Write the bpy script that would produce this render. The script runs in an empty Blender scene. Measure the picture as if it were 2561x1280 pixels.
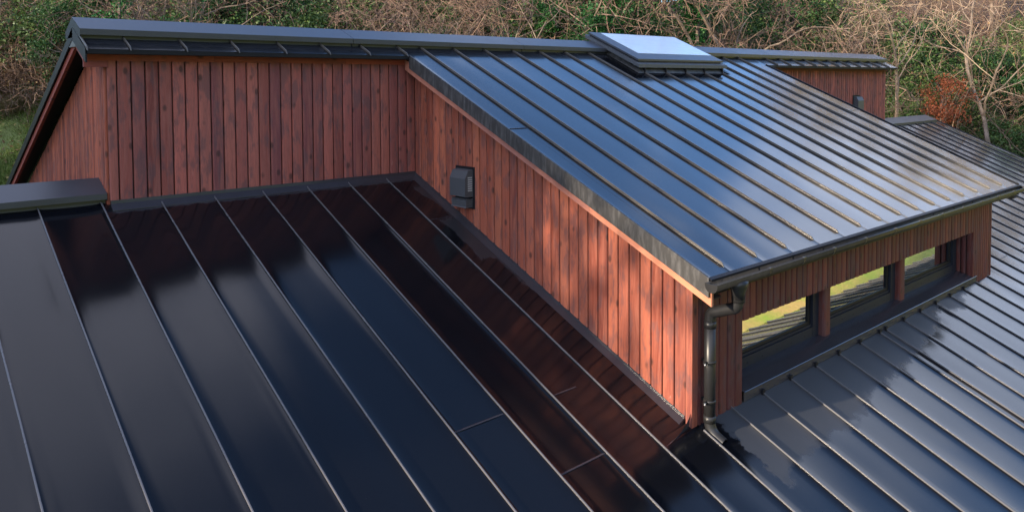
import bpy, math, random
from mathutils import Vector, Matrix
PI = math.pi
scene = bpy.context.scene
COL = scene.collection

# ------------------------------------------------------------------ camera
CAM = Vector((-5.5198, -8.1367, 1.1879))
YAW, PITCH, ROLL, FPX = 0.7233, 0.0413, 0.0053, 1900.4
fw = Vector((math.sin(YAW)*math.cos(PITCH), math.cos(YAW)*math.cos(PITCH), -math.sin(PITCH)))
rt0 = Vector((math.cos(YAW), -math.sin(YAW), 0)); dn0 = -rt0.cross(fw)
rt = rt0*math.cos(ROLL) + dn0*math.sin(ROLL); dn = -rt0*math.sin(ROLL) + dn0*math.cos(ROLL)
cam_d = bpy.data.cameras.new('camera'); cam = bpy.data.objects.new('camera', cam_d); COL.objects.link(cam)
M = Matrix((rt, -dn, -fw)).transposed().to_4x4(); M.translation = CAM
cam.matrix_world = M
cam_d.sensor_width = 36; cam_d.lens = FPX/2561*36
cam_d.shift_x = 0.0; cam_d.shift_y = (284.15-640)/2561
cam_d.clip_end = 600; cam_d.clip_start = 0.05
scene.camera = cam

# ------------------------------------------------------------------ light
SUN_EL, SUN_AZ = math.radians(17), math.atan2(-1.0, 0.16)   # azimuth from +Y towards +X
SUND = Vector((math.sin(SUN_AZ)*math.cos(SUN_EL), math.cos(SUN_AZ)*math.cos(SUN_EL), math.sin(SUN_EL)))
sl = bpy.data.lights.new('sun', 'SUN'); sl.energy = 5.0; sl.angle = math.radians(0.6); sl.color = (1.0, 0.83, 0.62)
so = bpy.data.objects.new('sun', sl); COL.objects.link(so)
so.rotation_euler = (-SUND).to_track_quat('-Z', 'Y').to_euler(); so.location = (-30, 0, 30)

w = bpy.data.worlds.new('World'); scene.world = w; w.use_nodes = True
nt = w.node_tree; nt.nodes.clear()
def N(nt, t, **k):
    n = nt.nodes.new(t)
    for a, b in k.items(): setattr(n, a, b)
    return n
def math_(nt, op, a, b=None, c=None, clamp=False):
    n = nt.nodes.new('ShaderNodeMath'); n.operation = op; n.use_clamp = clamp
    for i, v in enumerate((a, b, c)):
        if v is None: continue
        if isinstance(v, (int, float)): n.inputs[i].default_value = v
        else: nt.links.new(v, n.inputs[i])
    return n.outputs[0]
def ramp(nt, fac, stops, interp='LINEAR'):
    n = nt.nodes.new('ShaderNodeValToRGB'); nt.links.new(fac, n.inputs[0]); cr = n.color_ramp; cr.interpolation = interp
    while len(cr.elements) < len(stops): cr.elements.new(0.5)
    for e, (p, c) in zip(cr.elements, stops):
        e.position = p; e.color = (c, c, c, 1) if isinstance(c, (int, float)) else (*c, 1)
    return n.outputs[0]
def mixc(nt, f, a, b, mode='MIX'):
    n = nt.nodes.new('ShaderNodeMix'); n.data_type = 'RGBA'; n.blend_type = mode
    for s, v in ((n.inputs[0], f), (n.inputs[6], a), (n.inputs[7], b)):
        if isinstance(v, (int, float)): s.default_value = v
        elif isinstance(v, tuple): s.default_value = (*v, 1)
        else: nt.links.new(v, s)
    return n.outputs[2]
def noise(nt, vec, scale, detail=4, rough=0.55, dist=0.0):
    n = nt.nodes.new('ShaderNodeTexNoise'); n.inputs['Scale'].default_value = scale
    n.inputs['Detail'].default_value = detail; n.inputs['Roughness'].default_value = rough; n.inputs['Distortion'].default_value = dist
    if vec is not None: nt.links.new(vec, n.inputs['Vector'])
    return n.outputs['Fac']
def mapping(nt, vec, scale=(1, 1, 1), loc=(0, 0, 0), rot=(0, 0, 0)):
    n = nt.nodes.new('ShaderNodeMapping'); nt.links.new(vec, n.inputs[0])
    n.inputs['Scale'].default_value = scale; n.inputs['Location'].default_value = loc; n.inputs['Rotation'].default_value = rot
    return n.outputs[0]
sky = N(nt, 'ShaderNodeTexSky', sky_type='NISHITA'); sky.sun_disc = False
sky.sun_elevation = SUN_EL; sky.sun_rotation = SUN_AZ; sky.air_density = 1.0; sky.dust_density = 0.6; sky.ozone_density = 1.6
tc = N(nt, 'ShaderNodeTexCoord'); sep = N(nt, 'ShaderNodeSeparateXYZ'); nt.links.new(tc.outputs['Generated'], sep.inputs[0])
zz = math_(nt, 'ADD', math_(nt, 'MAXIMUM', sep.outputs[2], 0.0), 0.22)
cmb = N(nt, 'ShaderNodeCombineXYZ')
nt.links.new(math_(nt, 'DIVIDE', sep.outputs[0], zz), cmb.inputs[0]); nt.links.new(math_(nt, 'DIVIDE', sep.outputs[1], zz), cmb.inputs[1])
cn = noise(nt, mapping(nt, cmb.outputs[0], (1.0, 1.0, 1.0), (3.1, 0.7, 0)), 2.1, 4, 0.45)
cn = math_(nt, 'ADD', math_(nt, 'MULTIPLY', cn, 0.72), math_(nt, 'MULTIPLY', noise(nt, mapping(nt, cmb.outputs[0], (1.0, 1.5, 1.0), (8.1, 2.7, 0)), 6.5, 3, 0.5), 0.28))
def lobe(d, p):       # a cloud bank centred on a direction of the sky
    n = N(nt, 'ShaderNodeVectorMath', operation='DOT_PRODUCT'); nt.links.new(tc.outputs['Generated'], n.inputs[0])
    n.inputs[1].default_value = Vector(d).normalized()
    return math_(nt, 'POWER', math_(nt, 'MAXIMUM', n.outputs['Value'], 0.0), p)
bank = math_(nt, 'MULTIPLY', lobe((0.0, 0.40, 0.90), 16), 0.18)
bank = math_(nt, 'ADD', bank, math_(nt, 'MULTIPLY', lobe((1.0, 0.12, 0.24), 22), 0.50))
bank = math_(nt, 'ADD', bank, math_(nt, 'MULTIPLY', lobe((0.86, -0.16, 0.50), 10), -0.08))
bank = math_(nt, 'ADD', bank, math_(nt, 'MULTIPLY', lobe((-0.88, -0.42, 0.42), 3), 0.36))  # unseen bright bank added to lighten the boarded walls
bank = math_(nt, 'SUBTRACT', bank, math_(nt, 'MULTIPLY', lobe((0.62, 0.36, 0.6), 10), 0.10))
cm = ramp(nt, math_(nt, 'ADD', cn, bank), [(0.47, 0.0), (0.66, 1.0)], 'EASE')
cloudc = mixc(nt, cn, (4.4, 5.6, 8.2), (9.0, 9.6, 11.3))
# the sky is deepest overhead and pales towards the horizon
high = ramp(nt, sep.outputs[2], [(0.30, 1.0), (0.58, 1.0), (0.76, (0.74, 0.68, 0.66)), (1.0, (0.72, 0.67, 0.66))], 'EASE')
blue = mixc(nt, 1.0, sky.outputs[0], (1.12, 1.42, 1.82), 'MULTIPLY')
skyc = mixc(nt, math_(nt, 'MULTIPLY', cm, 0.85), blue, cloudc)
skyc = mixc(nt, 1.0, skyc, high, 'MULTIPLY')
bg = N(nt, 'ShaderNodeBackground'); bg.inputs[1].default_value = 0.14; nt.links.new(skyc, bg.inputs[0])
wo = N(nt, 'ShaderNodeOutputWorld'); nt.links.new(bg.outputs[0], wo.inputs[0])
scene.view_settings.view_transform = 'Standard'; scene.view_settings.look = 'None'
scene.view_settings.exposure = 1.1; scene.view_settings.gamma = 1.0
scene.render.engine = 'CYCLES'
scene.cycles.max_bounces = 6; scene.cycles.diffuse_bounces = 3; scene.cycles.glossy_bounces = 4
scene.cycles.transmission_bounces = 4; scene.cycles.transparent_max_bounces = 8
scene.cycles.use_denoising = True; scene.cycles.sample_clamp_indirect = 6

# ------------------------------------------------------------------ building numbers (metres)
M1, M2, H2 = 0.4339, 0.4488, 1.605         # lower slope, upper slope, height of upper plane at the wall
D = 4.25                                    # depth of the raised part
EAVE = 4.545
XL, XR = -0.2, 8.095                        # verges of raised roof
GX0, GX1 = -3.58, 14.2                      # upper gable walls
RY = 0.31                                   # ridge
def zm(y): return M1*y
def zu(y): return H2 + M2*y

# ------------------------------------------------------------------ materials
def new_mat(name):
    m = bpy.data.materials.new(name); m.use_nodes = True; n = m.node_tree
    return m, n, n.nodes['Principled BSDF']
def setp(b, **k):
    for a, v in k.items():
        s = b.inputs[a.replace('_', ' ')]
        s.default_value = (*v, 1) if isinstance(v, tuple) else v
def objco(n): return n.nodes.new('ShaderNodeTexCoord').outputs['Object']
def bump(n, h, strength, dist, b):
    bp = n.nodes.new('ShaderNodeBump'); bp.inputs['Strength'].default_value = strength; bp.inputs['Distance'].default_value = dist
    n.links.new(h, bp.inputs['Height']); n.links.new(bp.outputs[0], b.inputs['Normal'])

def mat_metal(name, base, rough, var=0.05, coat=0.0, ior=1.5, streak=0.0, grain=0.3, spec=0.5, smap=(14, 2, 2)):
    m, n, b = new_mat(name); co = objco(n)
    n1 = noise(n, co, 3.0, 5, 0.6); n2 = noise(n, mapping(n, co, smap), 2.0, 4, 0.6)
    dirt = ramp(n, n2, [(0.45, 0.0), (0.75, 1.0)])
    c = mixc(n, math_(n, 'MULTIPLY', n1, 0.7), tuple(base), tuple(x*1.6 for x in base))
    if streak: c = mixc(n, math_(n, 'MULTIPLY', dirt, streak), c, tuple(x*4+0.03 for x in base))
    n.links.new(c, b.inputs['Base Color'])
    n.links.new(math_(n, 'ADD', rough-var*0.5, math_(n, 'MULTIPLY', n1, var)), b.inputs['Roughness'])
    b.inputs['IOR'].default_value = ior; b.inputs['Specular IOR Level'].default_value = spec
    bump(n, noise(n, co, 220, 2), grain*0.1, 0.002, b)
    return m

def mat_roof(name, main):
    m, n, b = new_mat(name); co = objco(n)
    sp = n.nodes.new('ShaderNodeSeparateXYZ'); n.links.new(co, sp.inputs[0]); X, Y = sp.outputs[0], sp.outputs[1]
    edge = noise(n, mapping(n, co, (1, 1, 1)), 7.0, 6, 0.65)
    big = noise(n, co, 1.3, 3, 0.5)
    wet = ramp(n, noise(n, mapping(n, co, (1.0, 0.35, 1)), 2.2, 5, 0.6), [(0.4, 0.0), (0.7, 1.0)])
    def band(v, lo, hi, soft):      # 1 inside lo..hi, ragged by the noise
        a = math_(n, 'MULTIPLY', math_(n, 'SUBTRACT', v, lo), 1/soft, clamp=True)
        c = math_(n, 'MULTIPLY', math_(n, 'SUBTRACT', hi, v), 1/soft, clamp=True)
        return math_(n, 'MINIMUM', a, c)
    if main:
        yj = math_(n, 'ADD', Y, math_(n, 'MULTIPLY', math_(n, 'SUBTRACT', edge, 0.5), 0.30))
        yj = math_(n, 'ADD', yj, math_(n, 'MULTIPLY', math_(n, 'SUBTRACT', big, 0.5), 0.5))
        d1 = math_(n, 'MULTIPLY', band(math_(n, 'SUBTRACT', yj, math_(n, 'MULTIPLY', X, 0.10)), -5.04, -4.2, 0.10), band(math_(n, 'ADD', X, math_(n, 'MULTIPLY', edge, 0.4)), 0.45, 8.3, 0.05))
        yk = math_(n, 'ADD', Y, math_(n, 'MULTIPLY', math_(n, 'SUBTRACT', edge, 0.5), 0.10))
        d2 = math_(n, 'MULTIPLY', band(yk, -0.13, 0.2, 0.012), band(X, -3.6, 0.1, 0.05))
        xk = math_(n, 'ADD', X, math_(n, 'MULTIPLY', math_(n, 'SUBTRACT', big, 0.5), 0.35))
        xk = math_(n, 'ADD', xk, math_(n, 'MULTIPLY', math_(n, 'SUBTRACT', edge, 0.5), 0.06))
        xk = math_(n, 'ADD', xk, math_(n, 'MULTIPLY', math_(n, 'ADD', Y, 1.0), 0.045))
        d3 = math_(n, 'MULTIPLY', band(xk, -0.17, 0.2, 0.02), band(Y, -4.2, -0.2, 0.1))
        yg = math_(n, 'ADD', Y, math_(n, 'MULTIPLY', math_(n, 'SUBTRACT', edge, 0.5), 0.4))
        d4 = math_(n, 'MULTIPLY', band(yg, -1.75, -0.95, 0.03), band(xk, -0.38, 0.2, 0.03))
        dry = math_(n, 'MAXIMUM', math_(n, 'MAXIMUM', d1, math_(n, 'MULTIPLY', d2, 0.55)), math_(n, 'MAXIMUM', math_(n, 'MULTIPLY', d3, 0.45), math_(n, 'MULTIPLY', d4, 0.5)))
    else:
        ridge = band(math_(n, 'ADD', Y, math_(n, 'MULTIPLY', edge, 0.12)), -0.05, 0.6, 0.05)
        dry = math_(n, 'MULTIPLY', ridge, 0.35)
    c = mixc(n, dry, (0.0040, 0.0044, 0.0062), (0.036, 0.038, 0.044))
    specks = ramp(n, noise(n, co, 55, 2, 0.5), [(0.765, 0.0), (0.80, 1.0)])
    c = mixc(n, math_(n, 'MULTIPLY', specks, 0.25), c, (0.10, 0.10, 0.10))
    n.links.new(c, b.inputs['Base Color'])
    r0 = math_(n, 'ADD', 0.12, math_(n, 'MULTIPLY', wet, 0.04))
    n.links.new(math_(n, 'ADD', r0, math_(n, 'MULTIPLY', dry, 0.34)), b.inputs['Roughness'])
    b.inputs['IOR'].default_value = 1.42 if main else 1.60
    bump(n, math_(n, 'ADD', noise(n, mapping(n, co, (1.6, 0.6, 1)), 1.1, 0), math_(n, 'MULTIPLY', noise(n, co, 90, 1), 0.003)), 0.10, 0.05, b)
    return m

def mat_wood(name, c1, c2, c3, worn=0.5, axis='Z', gloss=0.6, k=1.25):
    c1, c2, c3 = [tuple(x*k for x in c) for c in (c1, c2, c3)]
    m, n, b = new_mat(name); co = objco(n)
    at = n.nodes.new('ShaderNodeAttribute'); at.attribute_name = 'rnd'
    rnd = at.outputs['Fac']
    cb = n.nodes.new('ShaderNodeCombineXYZ'); n.links.new(math_(n, 'MULTIPLY', rnd, 37.0), cb.inputs[0]); n.links.new(math_(n, 'MULTIPLY', rnd, 91.0), cb.inputs[2])
    ad = n.nodes.new('ShaderNodeVectorMath'); ad.operation = 'ADD'; n.links.new(co, ad.inputs[0]); n.links.new(cb.outputs[0], ad.inputs[1]); v = ad.outputs[0]
    st = {'Z': (1, 1, 0.07), 'X': (0.07, 1, 1), 'Y': (1, 0.07, 0.12)}[axis]
    st2 = {'Z': (1, 1, 0.3), 'X': (0.3, 1, 1), 'Y': (1, 0.3, 0.3)}[axis]
    wv = noise(n, mapping(n, v, st), 17, 5, 0.65, 1.5)
    g2 = noise(n, mapping(n, v, st), 95, 3, 0.6)
    lo = noise(n, mapping(n, v, st2), 13, 4, 0.6)
    base = mixc(n, ramp(n, rnd, [(0.0, 0.0), (1.0, 1.0)]), tuple(x*0.75 for x in c1), tuple(x*1.3 for x in c2))
    r2 = math_(n, 'FRACT', math_(n, 'MULTIPLY', rnd, 17.3))
    base = mixc(n, ramp(n, r2, [(0.55, 0.0), (0.9, 0.75)]), base, (c1[0]*0.55, c1[1]*0.75, c1[2]*1.15))
    base = mixc(n, ramp(n, r2, [(0.10, 0.55), (0.22, 0.0)]), base, (c2[0]*1.3, c2[1]*1.55, c2[2]*1.5))
    base = mixc(n, ramp(n, wv, [(0.38, 0.0), (0.66, 1.0)]), base, tuple(c3))
    base = mixc(n, math_(n, 'MULTIPLY', ramp(n, g2, [(0.45, 0.0), (0.75, 1.0)]), 0.35), base, tuple(x*0.45 for x in c1))
    # worn, greyed blotches
    gr = ramp(n, lo, [(0.50, 0.0), (0.60, 1.0)])
    base = mixc(n, math_(n, 'MULTIPLY', gr, worn), base, (0.078, 0.048, 0.052))
    # knots
    vo = n.nodes.new('ShaderNodeTexVoronoi'); vo.inputs['Scale'].default_value = 6.5; n.links.new(mapping(n, v, {'Z': (1, 1, 0.62), 'X': (.62, 1, 1), 'Y': (1, .62, .62)}[axis]), vo.inputs['Vector'])
    kn = ramp(n, vo.outputs['Distance'], [(0.09, 1.0), (0.19, 0.0)])
    base = mixc(n, math_(n, 'MULTIPLY', kn, 0.75), base, (0.035, 0.018, 0.016))
    pale = ramp(n, noise(n, mapping(n, v, st2), 19, 3), [(0.72, 0.0), (0.80, 1.0)])
    base = mixc(n, math_(n, 'MULTIPLY', pale, 0.4), base, (0.38, 0.24, 0.20))
    n.links.new(base, b.inputs['Base Color'])
    n.links.new(ramp(n, lo, [(0.3, gloss), (0.8, gloss+0.22)]), b.inputs['Roughness']); b.inputs['Specular IOR Level'].default_value = 0.28
    bump(n, math_(n, 'ADD', wv, math_(n, 'MULTIPLY', kn, 0.6)), 0.5, 0.004, b)
    return m

MAT = {}
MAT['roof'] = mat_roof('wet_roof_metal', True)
MAT['roof_up'] = mat_roof('wet_upper_roof_metal', False)
MAT['seam'] = mat_metal('seam_metal', (0.065, 0.058, 0.052), 0.36, 0.1, grain=0.0)
MAT['seam_low'] = mat_metal('seam_fold_metal', (0.075, 0.074, 0.08), 0.28, 0.1, grain=0.0)  # base lightened to stand in for the highlights along the folds
MAT['cap'] = mat_metal('cap_metal', (0.030, 0.031, 0.038), 0.36, 0.1)
MAT['fascia'] = mat_metal('fascia_metal', (0.030, 0.029, 0.029), 0.5, 0.1, streak=0.5, spec=0.3, smap=(3, 14, 2.5))
MAT['dark'] = mat_metal('dark_metal', (0.010, 0.010, 0.012), 0.5, 0.1, spec=0.12)
MAT['flash'] = mat_metal('flashing_metal', (0.024, 0.023, 0.028), 0.24, 0.12)
MAT['pvc'] = mat_metal('black_gutter', (0.012, 0.012, 0.013), 0.38, 0.15, streak=0.12, spec=0.35)
MAT['hood'] = mat_metal('grey_hood', (0.045, 0.048, 0.055), 0.5, 0.1)
MAT['alu'] = mat_metal('grey_window_frame', (0.014, 0.016, 0.024), 0.42, 0.1, spec=0.08)
MAT['wood'] = mat_wood('red_cladding', (0.165, 0.034, 0.020), (0.285, 0.074, 0.040), (0.24, 0.074, 0.046), 0.48)
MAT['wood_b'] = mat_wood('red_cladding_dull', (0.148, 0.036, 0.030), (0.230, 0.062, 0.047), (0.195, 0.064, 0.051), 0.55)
MAT['wood_d'] = mat_wood('shade_darkened_cladding', (0.070, 0.017, 0.015), (0.120, 0.028, 0.023), (0.098, 0.027, 0.023), 0.5, k=1.1)  # cladding copy darkened in colour for faces that get less light
MAT['trim'] = mat_wood('red_trim_board', (0.20, 0.040, 0.028), (0.26, 0.056, 0.038), (0.22, 0.055, 0.04), 0.3, 'X')
MAT['verge'] = mat_wood('light_red_verge_board', (0.36, 0.12, 0.07), (0.40, 0.14, 0.08), (0.34, 0.13, 0.085), 0.1, 'Y')
def flat(name, c, r=0.6):
    m, n, b = new_mat(name); co = objco(n)
    n.links.new(mixc(n, noise(n, co, 12, 4), tuple(c), tuple(x*0.6 for x in c)), b.inputs['Base Color']); b.inputs['Roughness'].default_value = r
    return m
MAT['black'] = flat('black_backing', (0.006, 0.005, 0.006), 0.8)
MAT['soffit'] = flat('dark_soffit', (0.022, 0.010, 0.008), 0.7)
MAT['steel'] = mat_metal('steel', (0.30, 0.30, 0.31), 0.35)
def mat_glass(name):
    m, n, b = new_mat(name)
    out = n.nodes['Material Output']
    gl = n.nodes.new('ShaderNodeBsdfGlossy'); gl.inputs['Roughness'].default_value = 0.012; gl.inputs['Color'].default_value = (0.93, 0.97, 0.95, 1)
    tr = n.nodes.new('ShaderNodeBsdfTransparent'); tr.inputs['Color'].default_value = (0.62, 0.66, 0.66, 1)
    lw = n.nodes.new('ShaderNodeFresnel'); lw.inputs['IOR'].default_value = 2.6
    mx = n.nodes.new('ShaderNodeMixShader'); n.links.new(math_(n, 'ADD', lw.outputs[0], 0.44, clamp=True), mx.inputs[0])
    n.links.new(tr.outputs[0], mx.inputs[1]); n.links.new(gl.outputs[0], mx.inputs[2]); n.links.new(mx.outputs[0], out.inputs[0])
    bp = n.nodes.new('ShaderNodeBump'); bp.inputs['Strength'].default_value = 0.03; bp.inputs['Distance'].default_value = 0.01
    n.links.new(noise(n, objco(n), 2.0, 1), bp.inputs['Height']); n.links.new(bp.outputs[0], gl.inputs['Normal'])
    return m
MAT['glass'] = mat_glass('coated_window_glass')
m, n, b = new_mat('pale_rooflight_glass'); co = objco(n)
n.links.new(mixc(n, noise(n, mapping(n, co, (1, 5, 1)), 2.5, 5), (0.48, 0.54, 0.58), (0.62, 0.67, 0.70)), b.inputs['Base Color'])
b.inputs['Roughness'].default_value = 0.12; b.inputs['IOR'].default_value = 1.6; MAT['roofglass'] = m
m, n, b = new_mat('slatted_blind'); co = objco(n)
wv = n.nodes.new('ShaderNodeTexWave'); wv.bands_direction = 'Z'; wv.inputs['Scale'].default_value = 14; n.links.new(co, wv.inputs[0])
n.links.new(mixc(n, wv.outputs['Fac'], (0.003, 0.003, 0.004), (0.022, 0.021, 0.021)), b.inputs['Base Color']); MAT['blind'] = m

# ------------------------------------------------------------------ mesh helper
class MB:
    def __init__(s): s.v = []; s.f = []; s.r = []; s.sm = []
    def add(s, vs, fs, r=0.0, smooth=False):
        o = len(s.v); s.v += [tuple(p) for p in vs]
        for f in fs: s.f.append([i+o for i in f]); s.r.append(r); s.sm.append(smooth)
    def box(s, x0, x1, y0, y1, z0, z1, r=0.0, fn=None):
        vs = [(x, y, z) for x in (x0, x1) for y in (y0, y1) for z in (z0, z1)]
        if fn: vs = [fn(*p) for p in vs]
        s.add(vs, [(0, 1, 3, 2), (4, 6, 7, 5), (0, 4, 5, 1), (2, 3, 7, 6), (0, 2, 6, 4), (1, 5, 7, 3)], r)
    def sweep(s, prof, path, r=0.0, caps=True, closed=True, smooth=False):
        # prof: list of (a, b); path: list of (origin, A, B)
        n = len(prof); vs = []
        for (o, A, B) in path: vs += [tuple(o + A*a + B*b) for a, b in prof]
        fs = []
        for k in range(len(path)-1):
            for i in range(n if closed else n-1):
                j = (i+1) % n
                fs.append((k*n+i, k*n+j, (k+1)*n+j, (k+1)*n+i))
        if caps and closed:
            fs.append(tuple(range(n-1, -1, -1))); fs.append(tuple((len(path)-1)*n+i for i in range(n)))
        s.add(vs, fs, r, smooth)
    def tube(s, pts, rads, sides=6, caps=True, smooth=True, r=0.0):
        pts = [Vector(p) for p in pts]; vs = []; up = None
        for i, p in enumerate(pts):
            t = (pts[min(i+1, len(pts)-1)] - pts[max(i-1, 0)])
            if t.length < 1e-9: t = Vector((0, 0, 1))
            t.normalize()
            if up is None: up = t.orthogonal().normalized()
            up = up - t*up.dot(t)
            if up.length < 1e-6: up = t.orthogonal()
            up.normalize(); q = t.cross(up)
            rr = rads[i] if isinstance(rads, (list, tuple)) else rads
            for k in range(sides):
                a = 2*PI*k/sides; vs.append(tuple(p + (up*math.cos(a) + q*math.sin(a))*rr))
        fs = []
        for i in range(len(pts)-1):
            for k in range(sides):
                j = (k+1) % sides; fs.append((i*sides+k, i*sides+j, (i+1)*sides+j, (i+1)*sides+k))
        if caps: fs.append(tuple(range(sides-1, -1, -1))); fs.append(tuple((len(pts)-1)*sides+k for k in range(sides)))
        s.add(vs, fs, r, smooth)
    def mesh(s, name, mat):
        me = bpy.data.meshes.new(name); me.from_pydata(s.v, [], s.f)
        mats = mat if isinstance(mat, list) else [mat]
        for m in mats: me.materials.append(m)
        me.polygons.foreach_set('use_smooth', s.sm)
        at = me.attributes.new('rnd', 'FLOAT', 'FACE'); at.data.foreach_set('value', s.r)
        me.update(); return me
    def build(s, name, mat, parent=None, label=None):
        o = bpy.data.objects.new(name, s.mesh(name, mat)); COL.objects.link(o)
        if parent is not None: o.parent = parent
        if label: o['label'] = label
        return o
def thing(name, label, cat, loc=(0, 0, 0), group=None):
    o = bpy.data.objects.new(name, None); COL.objects.link(o); o.location = loc; o.empty_display_size = 0.2
    o['label'] = label; o['category'] = cat
    if group: o['group'] = group
    return o
V = Vector
RNG = random.Random(7)

# ================================================================== HOUSE
house = thing('timber_house', 'timber clad house with black standing seam metal roofs on two levels', 'house', (0, 0, 0))

# ---- lower (main) roof
def pan_surface(mb, x0, x1, ys, zf, seed, amp=0.0022, lift=0.004):
    """one tray between two seams, gently oil-canned, edges turned up"""
    rg = random.Random(seed); a1, a2, a3, p1, p2 = [rg.uniform(-1, 1) for _ in range(5)]
    us = [0, .03, .08, .2, .35, .5, .65, .8, .92, .97, 1]; vs = []; fs = []
    for y in ys:
        for u in us:
            x = x0+(x1-x0)*u; e = max(0, 1-min(u, 1-u)/0.13)
            z = zf(y) + lift*e*e + amp*math.sin(PI*u)*(a1*math.sin(y*1.7+p1*3) + a2*math.sin(y*3.9+p2*3)*0.5 + a3)
            vs.append((x, y, z))
    n = len(us)
    for j in range(len(ys)-1):
        for i in range(n-1): fs.append((j*n+i, j*n+i+1, (j+1)*n+i+1, (j+1)*n+i))
    mb.add(vs, fs, 0, True)
def seam_mesh(x, y0, y1, zf, parent, h=0.027, wd=0.012, end=True, name='roof_seam', mat='seam'):
    """standing seam: upstand with a rolled-over lip, cut on the bias at its lower end"""
    sl_ = (zf(1)-zf(0)); L = math.sqrt(1+sl_*sl_); nrm = V((0, -sl_/L, 1/L)); al = V((0, 1/L, sl_/L)); ex = V((1, 0, 0))
    mb = MB(); w2 = wd/2
    prof = [(-w2*0.45, 0), (-w2*0.45, h*0.55), (-w2*1.0, h*0.6), (-w2*1.0, h*0.93), (-w2*0.55, h), (w2*0.55, h), (w2*1.0, h*0.93), (w2*1.0, h*0.6), (w2*0.45, h*0.55), (w2*0.45, 0)]
    path = []; k = max(2, int((y1-y0)/0.6)); rg = random.Random(int(x*977)+5)
    for i in range(k+1):
        y = y0+(y1-y0)*i/k; o = V((x+rg.uniform(-.0015, .0015), y, zf(y)-0.002)); path.append((o, ex, nrm))
    if end:   # slanted lower end
        o = path[0][0]; lo = [(o + al*(-0.045) , ex, nrm*0.05)]
        path = lo + path
    mb.sweep(prof, path)
    return mb.build(name, MAT[mat], parent)
def ylist(a, b, st):
    k = max(1, int(round(abs(b-a)/st))); return [a+(b-a)*i/k for i in range(k+1)]
YB = -6.25
mr = MB()
seams1 = [0.0588+0.53*k for k in range(-16, 8)]            # left series
seams2 = [3.944+0.533*k for k in range(0, 27)]             # right series, starts beside an extra seam
allx = sorted(seams1+seams2); allx = [x for x in allx if x < 17.7]
allx2 = [-8.9] + allx + [17.83]
for i in range(len(allx2)-1):
    pan_surface(mr, allx2[i], allx2[i+1], ylist(YB, 0.30, 0.4), zm, i*13+1, 0.0042, 0.010)
# back slope, below the ridge
for i in range(0, len(allx2)-1):
    pan_surface(mr, allx2[i], allx2[i+1], ylist(0.32, 8.0, 1.2), lambda y: zm(0.30)-0.45*(y-0.30), i*7+2)
main_roof = mr.build('main_roof', MAT['roof'], house, 'large wet black lower roof of long metal trays')
for x in allx:
    top = 0.2 if (x < GX0-0.02 or x > GX1) else (-0.03 if x < 0 else (-4.262 if x < 7.83 else -0.03))
    if abs(x-0.0588) < 0.01: top = -4.33
    seam_mesh(x, YB+0.03, top, zm, main_roof, end=False, mat='seam_low')
# lap joints across single trays
def lap(xa, xb, y, zf, parent, name='lap_joint'):
    mb = MB(); mb.sweep([(0, 0), (0.0, 0.004), (0.006, 0.0045), (0.016, 0.001)], [(V((xa, y-0.01, zf(y-0.01))), V((0, .91, .41)), V((0, -.41, .91))), (V((xb, y-0.01, zf(y-0.01))), V((0, .91, .41)), V((0, -.41, .91)))])
    mb.build(name, MAT['flash'], parent)
for xa, xb, y in ((-2.05, -1.54, -3.5), (-1.52, -1.01, -4.13), (-0.99, -0.7, -3.51), (-0.46, -0.02, -0.93), (8.75, 9.23, -4.11), (9.83, 10.3, -4.13), (4.52, 4.97, -5.9)):
    lap(xa, xb, y, lambda t: zm(t)+0.002, main_roof)
# lower ridge caps
def ridge_cap(x0, x1, zf, parent, z_add=0.0, yf=-0.0, name='ridge_cap', drop=0.058, label=None):
    zt = zf(0.0)+z_add
    mb = MB(); t = 0.004
    prof = [(yf, zt+0.055), (yf, zt+0.055+drop), (RY, zt+0.055+drop+0.128), (2*RY-yf, zt+0.055+drop), (2*RY-yf, zt+0.055),
            (2*RY-yf-t, zt+0.055), (2*RY-yf-t, zt+0.05+drop), (RY, zt+0.05+drop+0.126), (yf+t, zt+0.05+drop), (yf+t, zt+0.055)]
    ex = V((0, 1, 0)); ez = V((0, 0, 1))
    mb.sweep(prof, [(V((x0, 0, 0)), ex, ez), (V((x1, 0, 0)), ex, ez)])
    mb.box(x0+0.004, x1-0.004, yf+0.05, 2*RY-yf-0.05, zt-0.05, zt+0.06)
    return mb.build(name, MAT['cap'], parent, label)
def closed_end(x, zt, parent, s):
    mb = MB(); mb.sweep([(0.002, zt+0.04), (0.002, zt+0.112), (RY, zt+0.238), (2*RY, zt+0.112), (2*RY, zt+0.04)], [(V((x, 0, 0)), V((0, 1, 0)), V((0, 0, 1))), (V((x+0.003*s, 0, 0)), V((0, 1, 0)), V((0, 0, 1)))])
    mb.build('cap_end_plate', MAT['dark'], parent)
lc1 = ridge_cap(-8.9, -3.605, zm, main_roof, 0.012, label='low ridge cap left of the gable wall'); closed_end(-3.605, 0.012, lc1, 1)
lc2 = ridge_cap(14.22, 15.02, zm, main_roof, -0.05)
lc3 = ridge_cap(15.026, 17.72, zm, main_roof, -0.05, label='low ridge cap at the far end of the house'); closed_end(17.72, -0.05, lc3, 1)
# right verge of the lower roof
mb = MB()
for (a, b_) in ((YB, RY),):
    mb.sweep([(0, -0.12), (0, 0.02), (0.05, 0.02), (0.05, -0.12)], [(V((17.83, a, zm(a))), V((1, 0, 0)), V((0, 0, 1))), (V((17.83, b_, zm(b_))), V((1, 0, 0)), V((0, 0, 1)))])
mb.build('verge_trim', MAT['dark'], main_roof)
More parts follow.
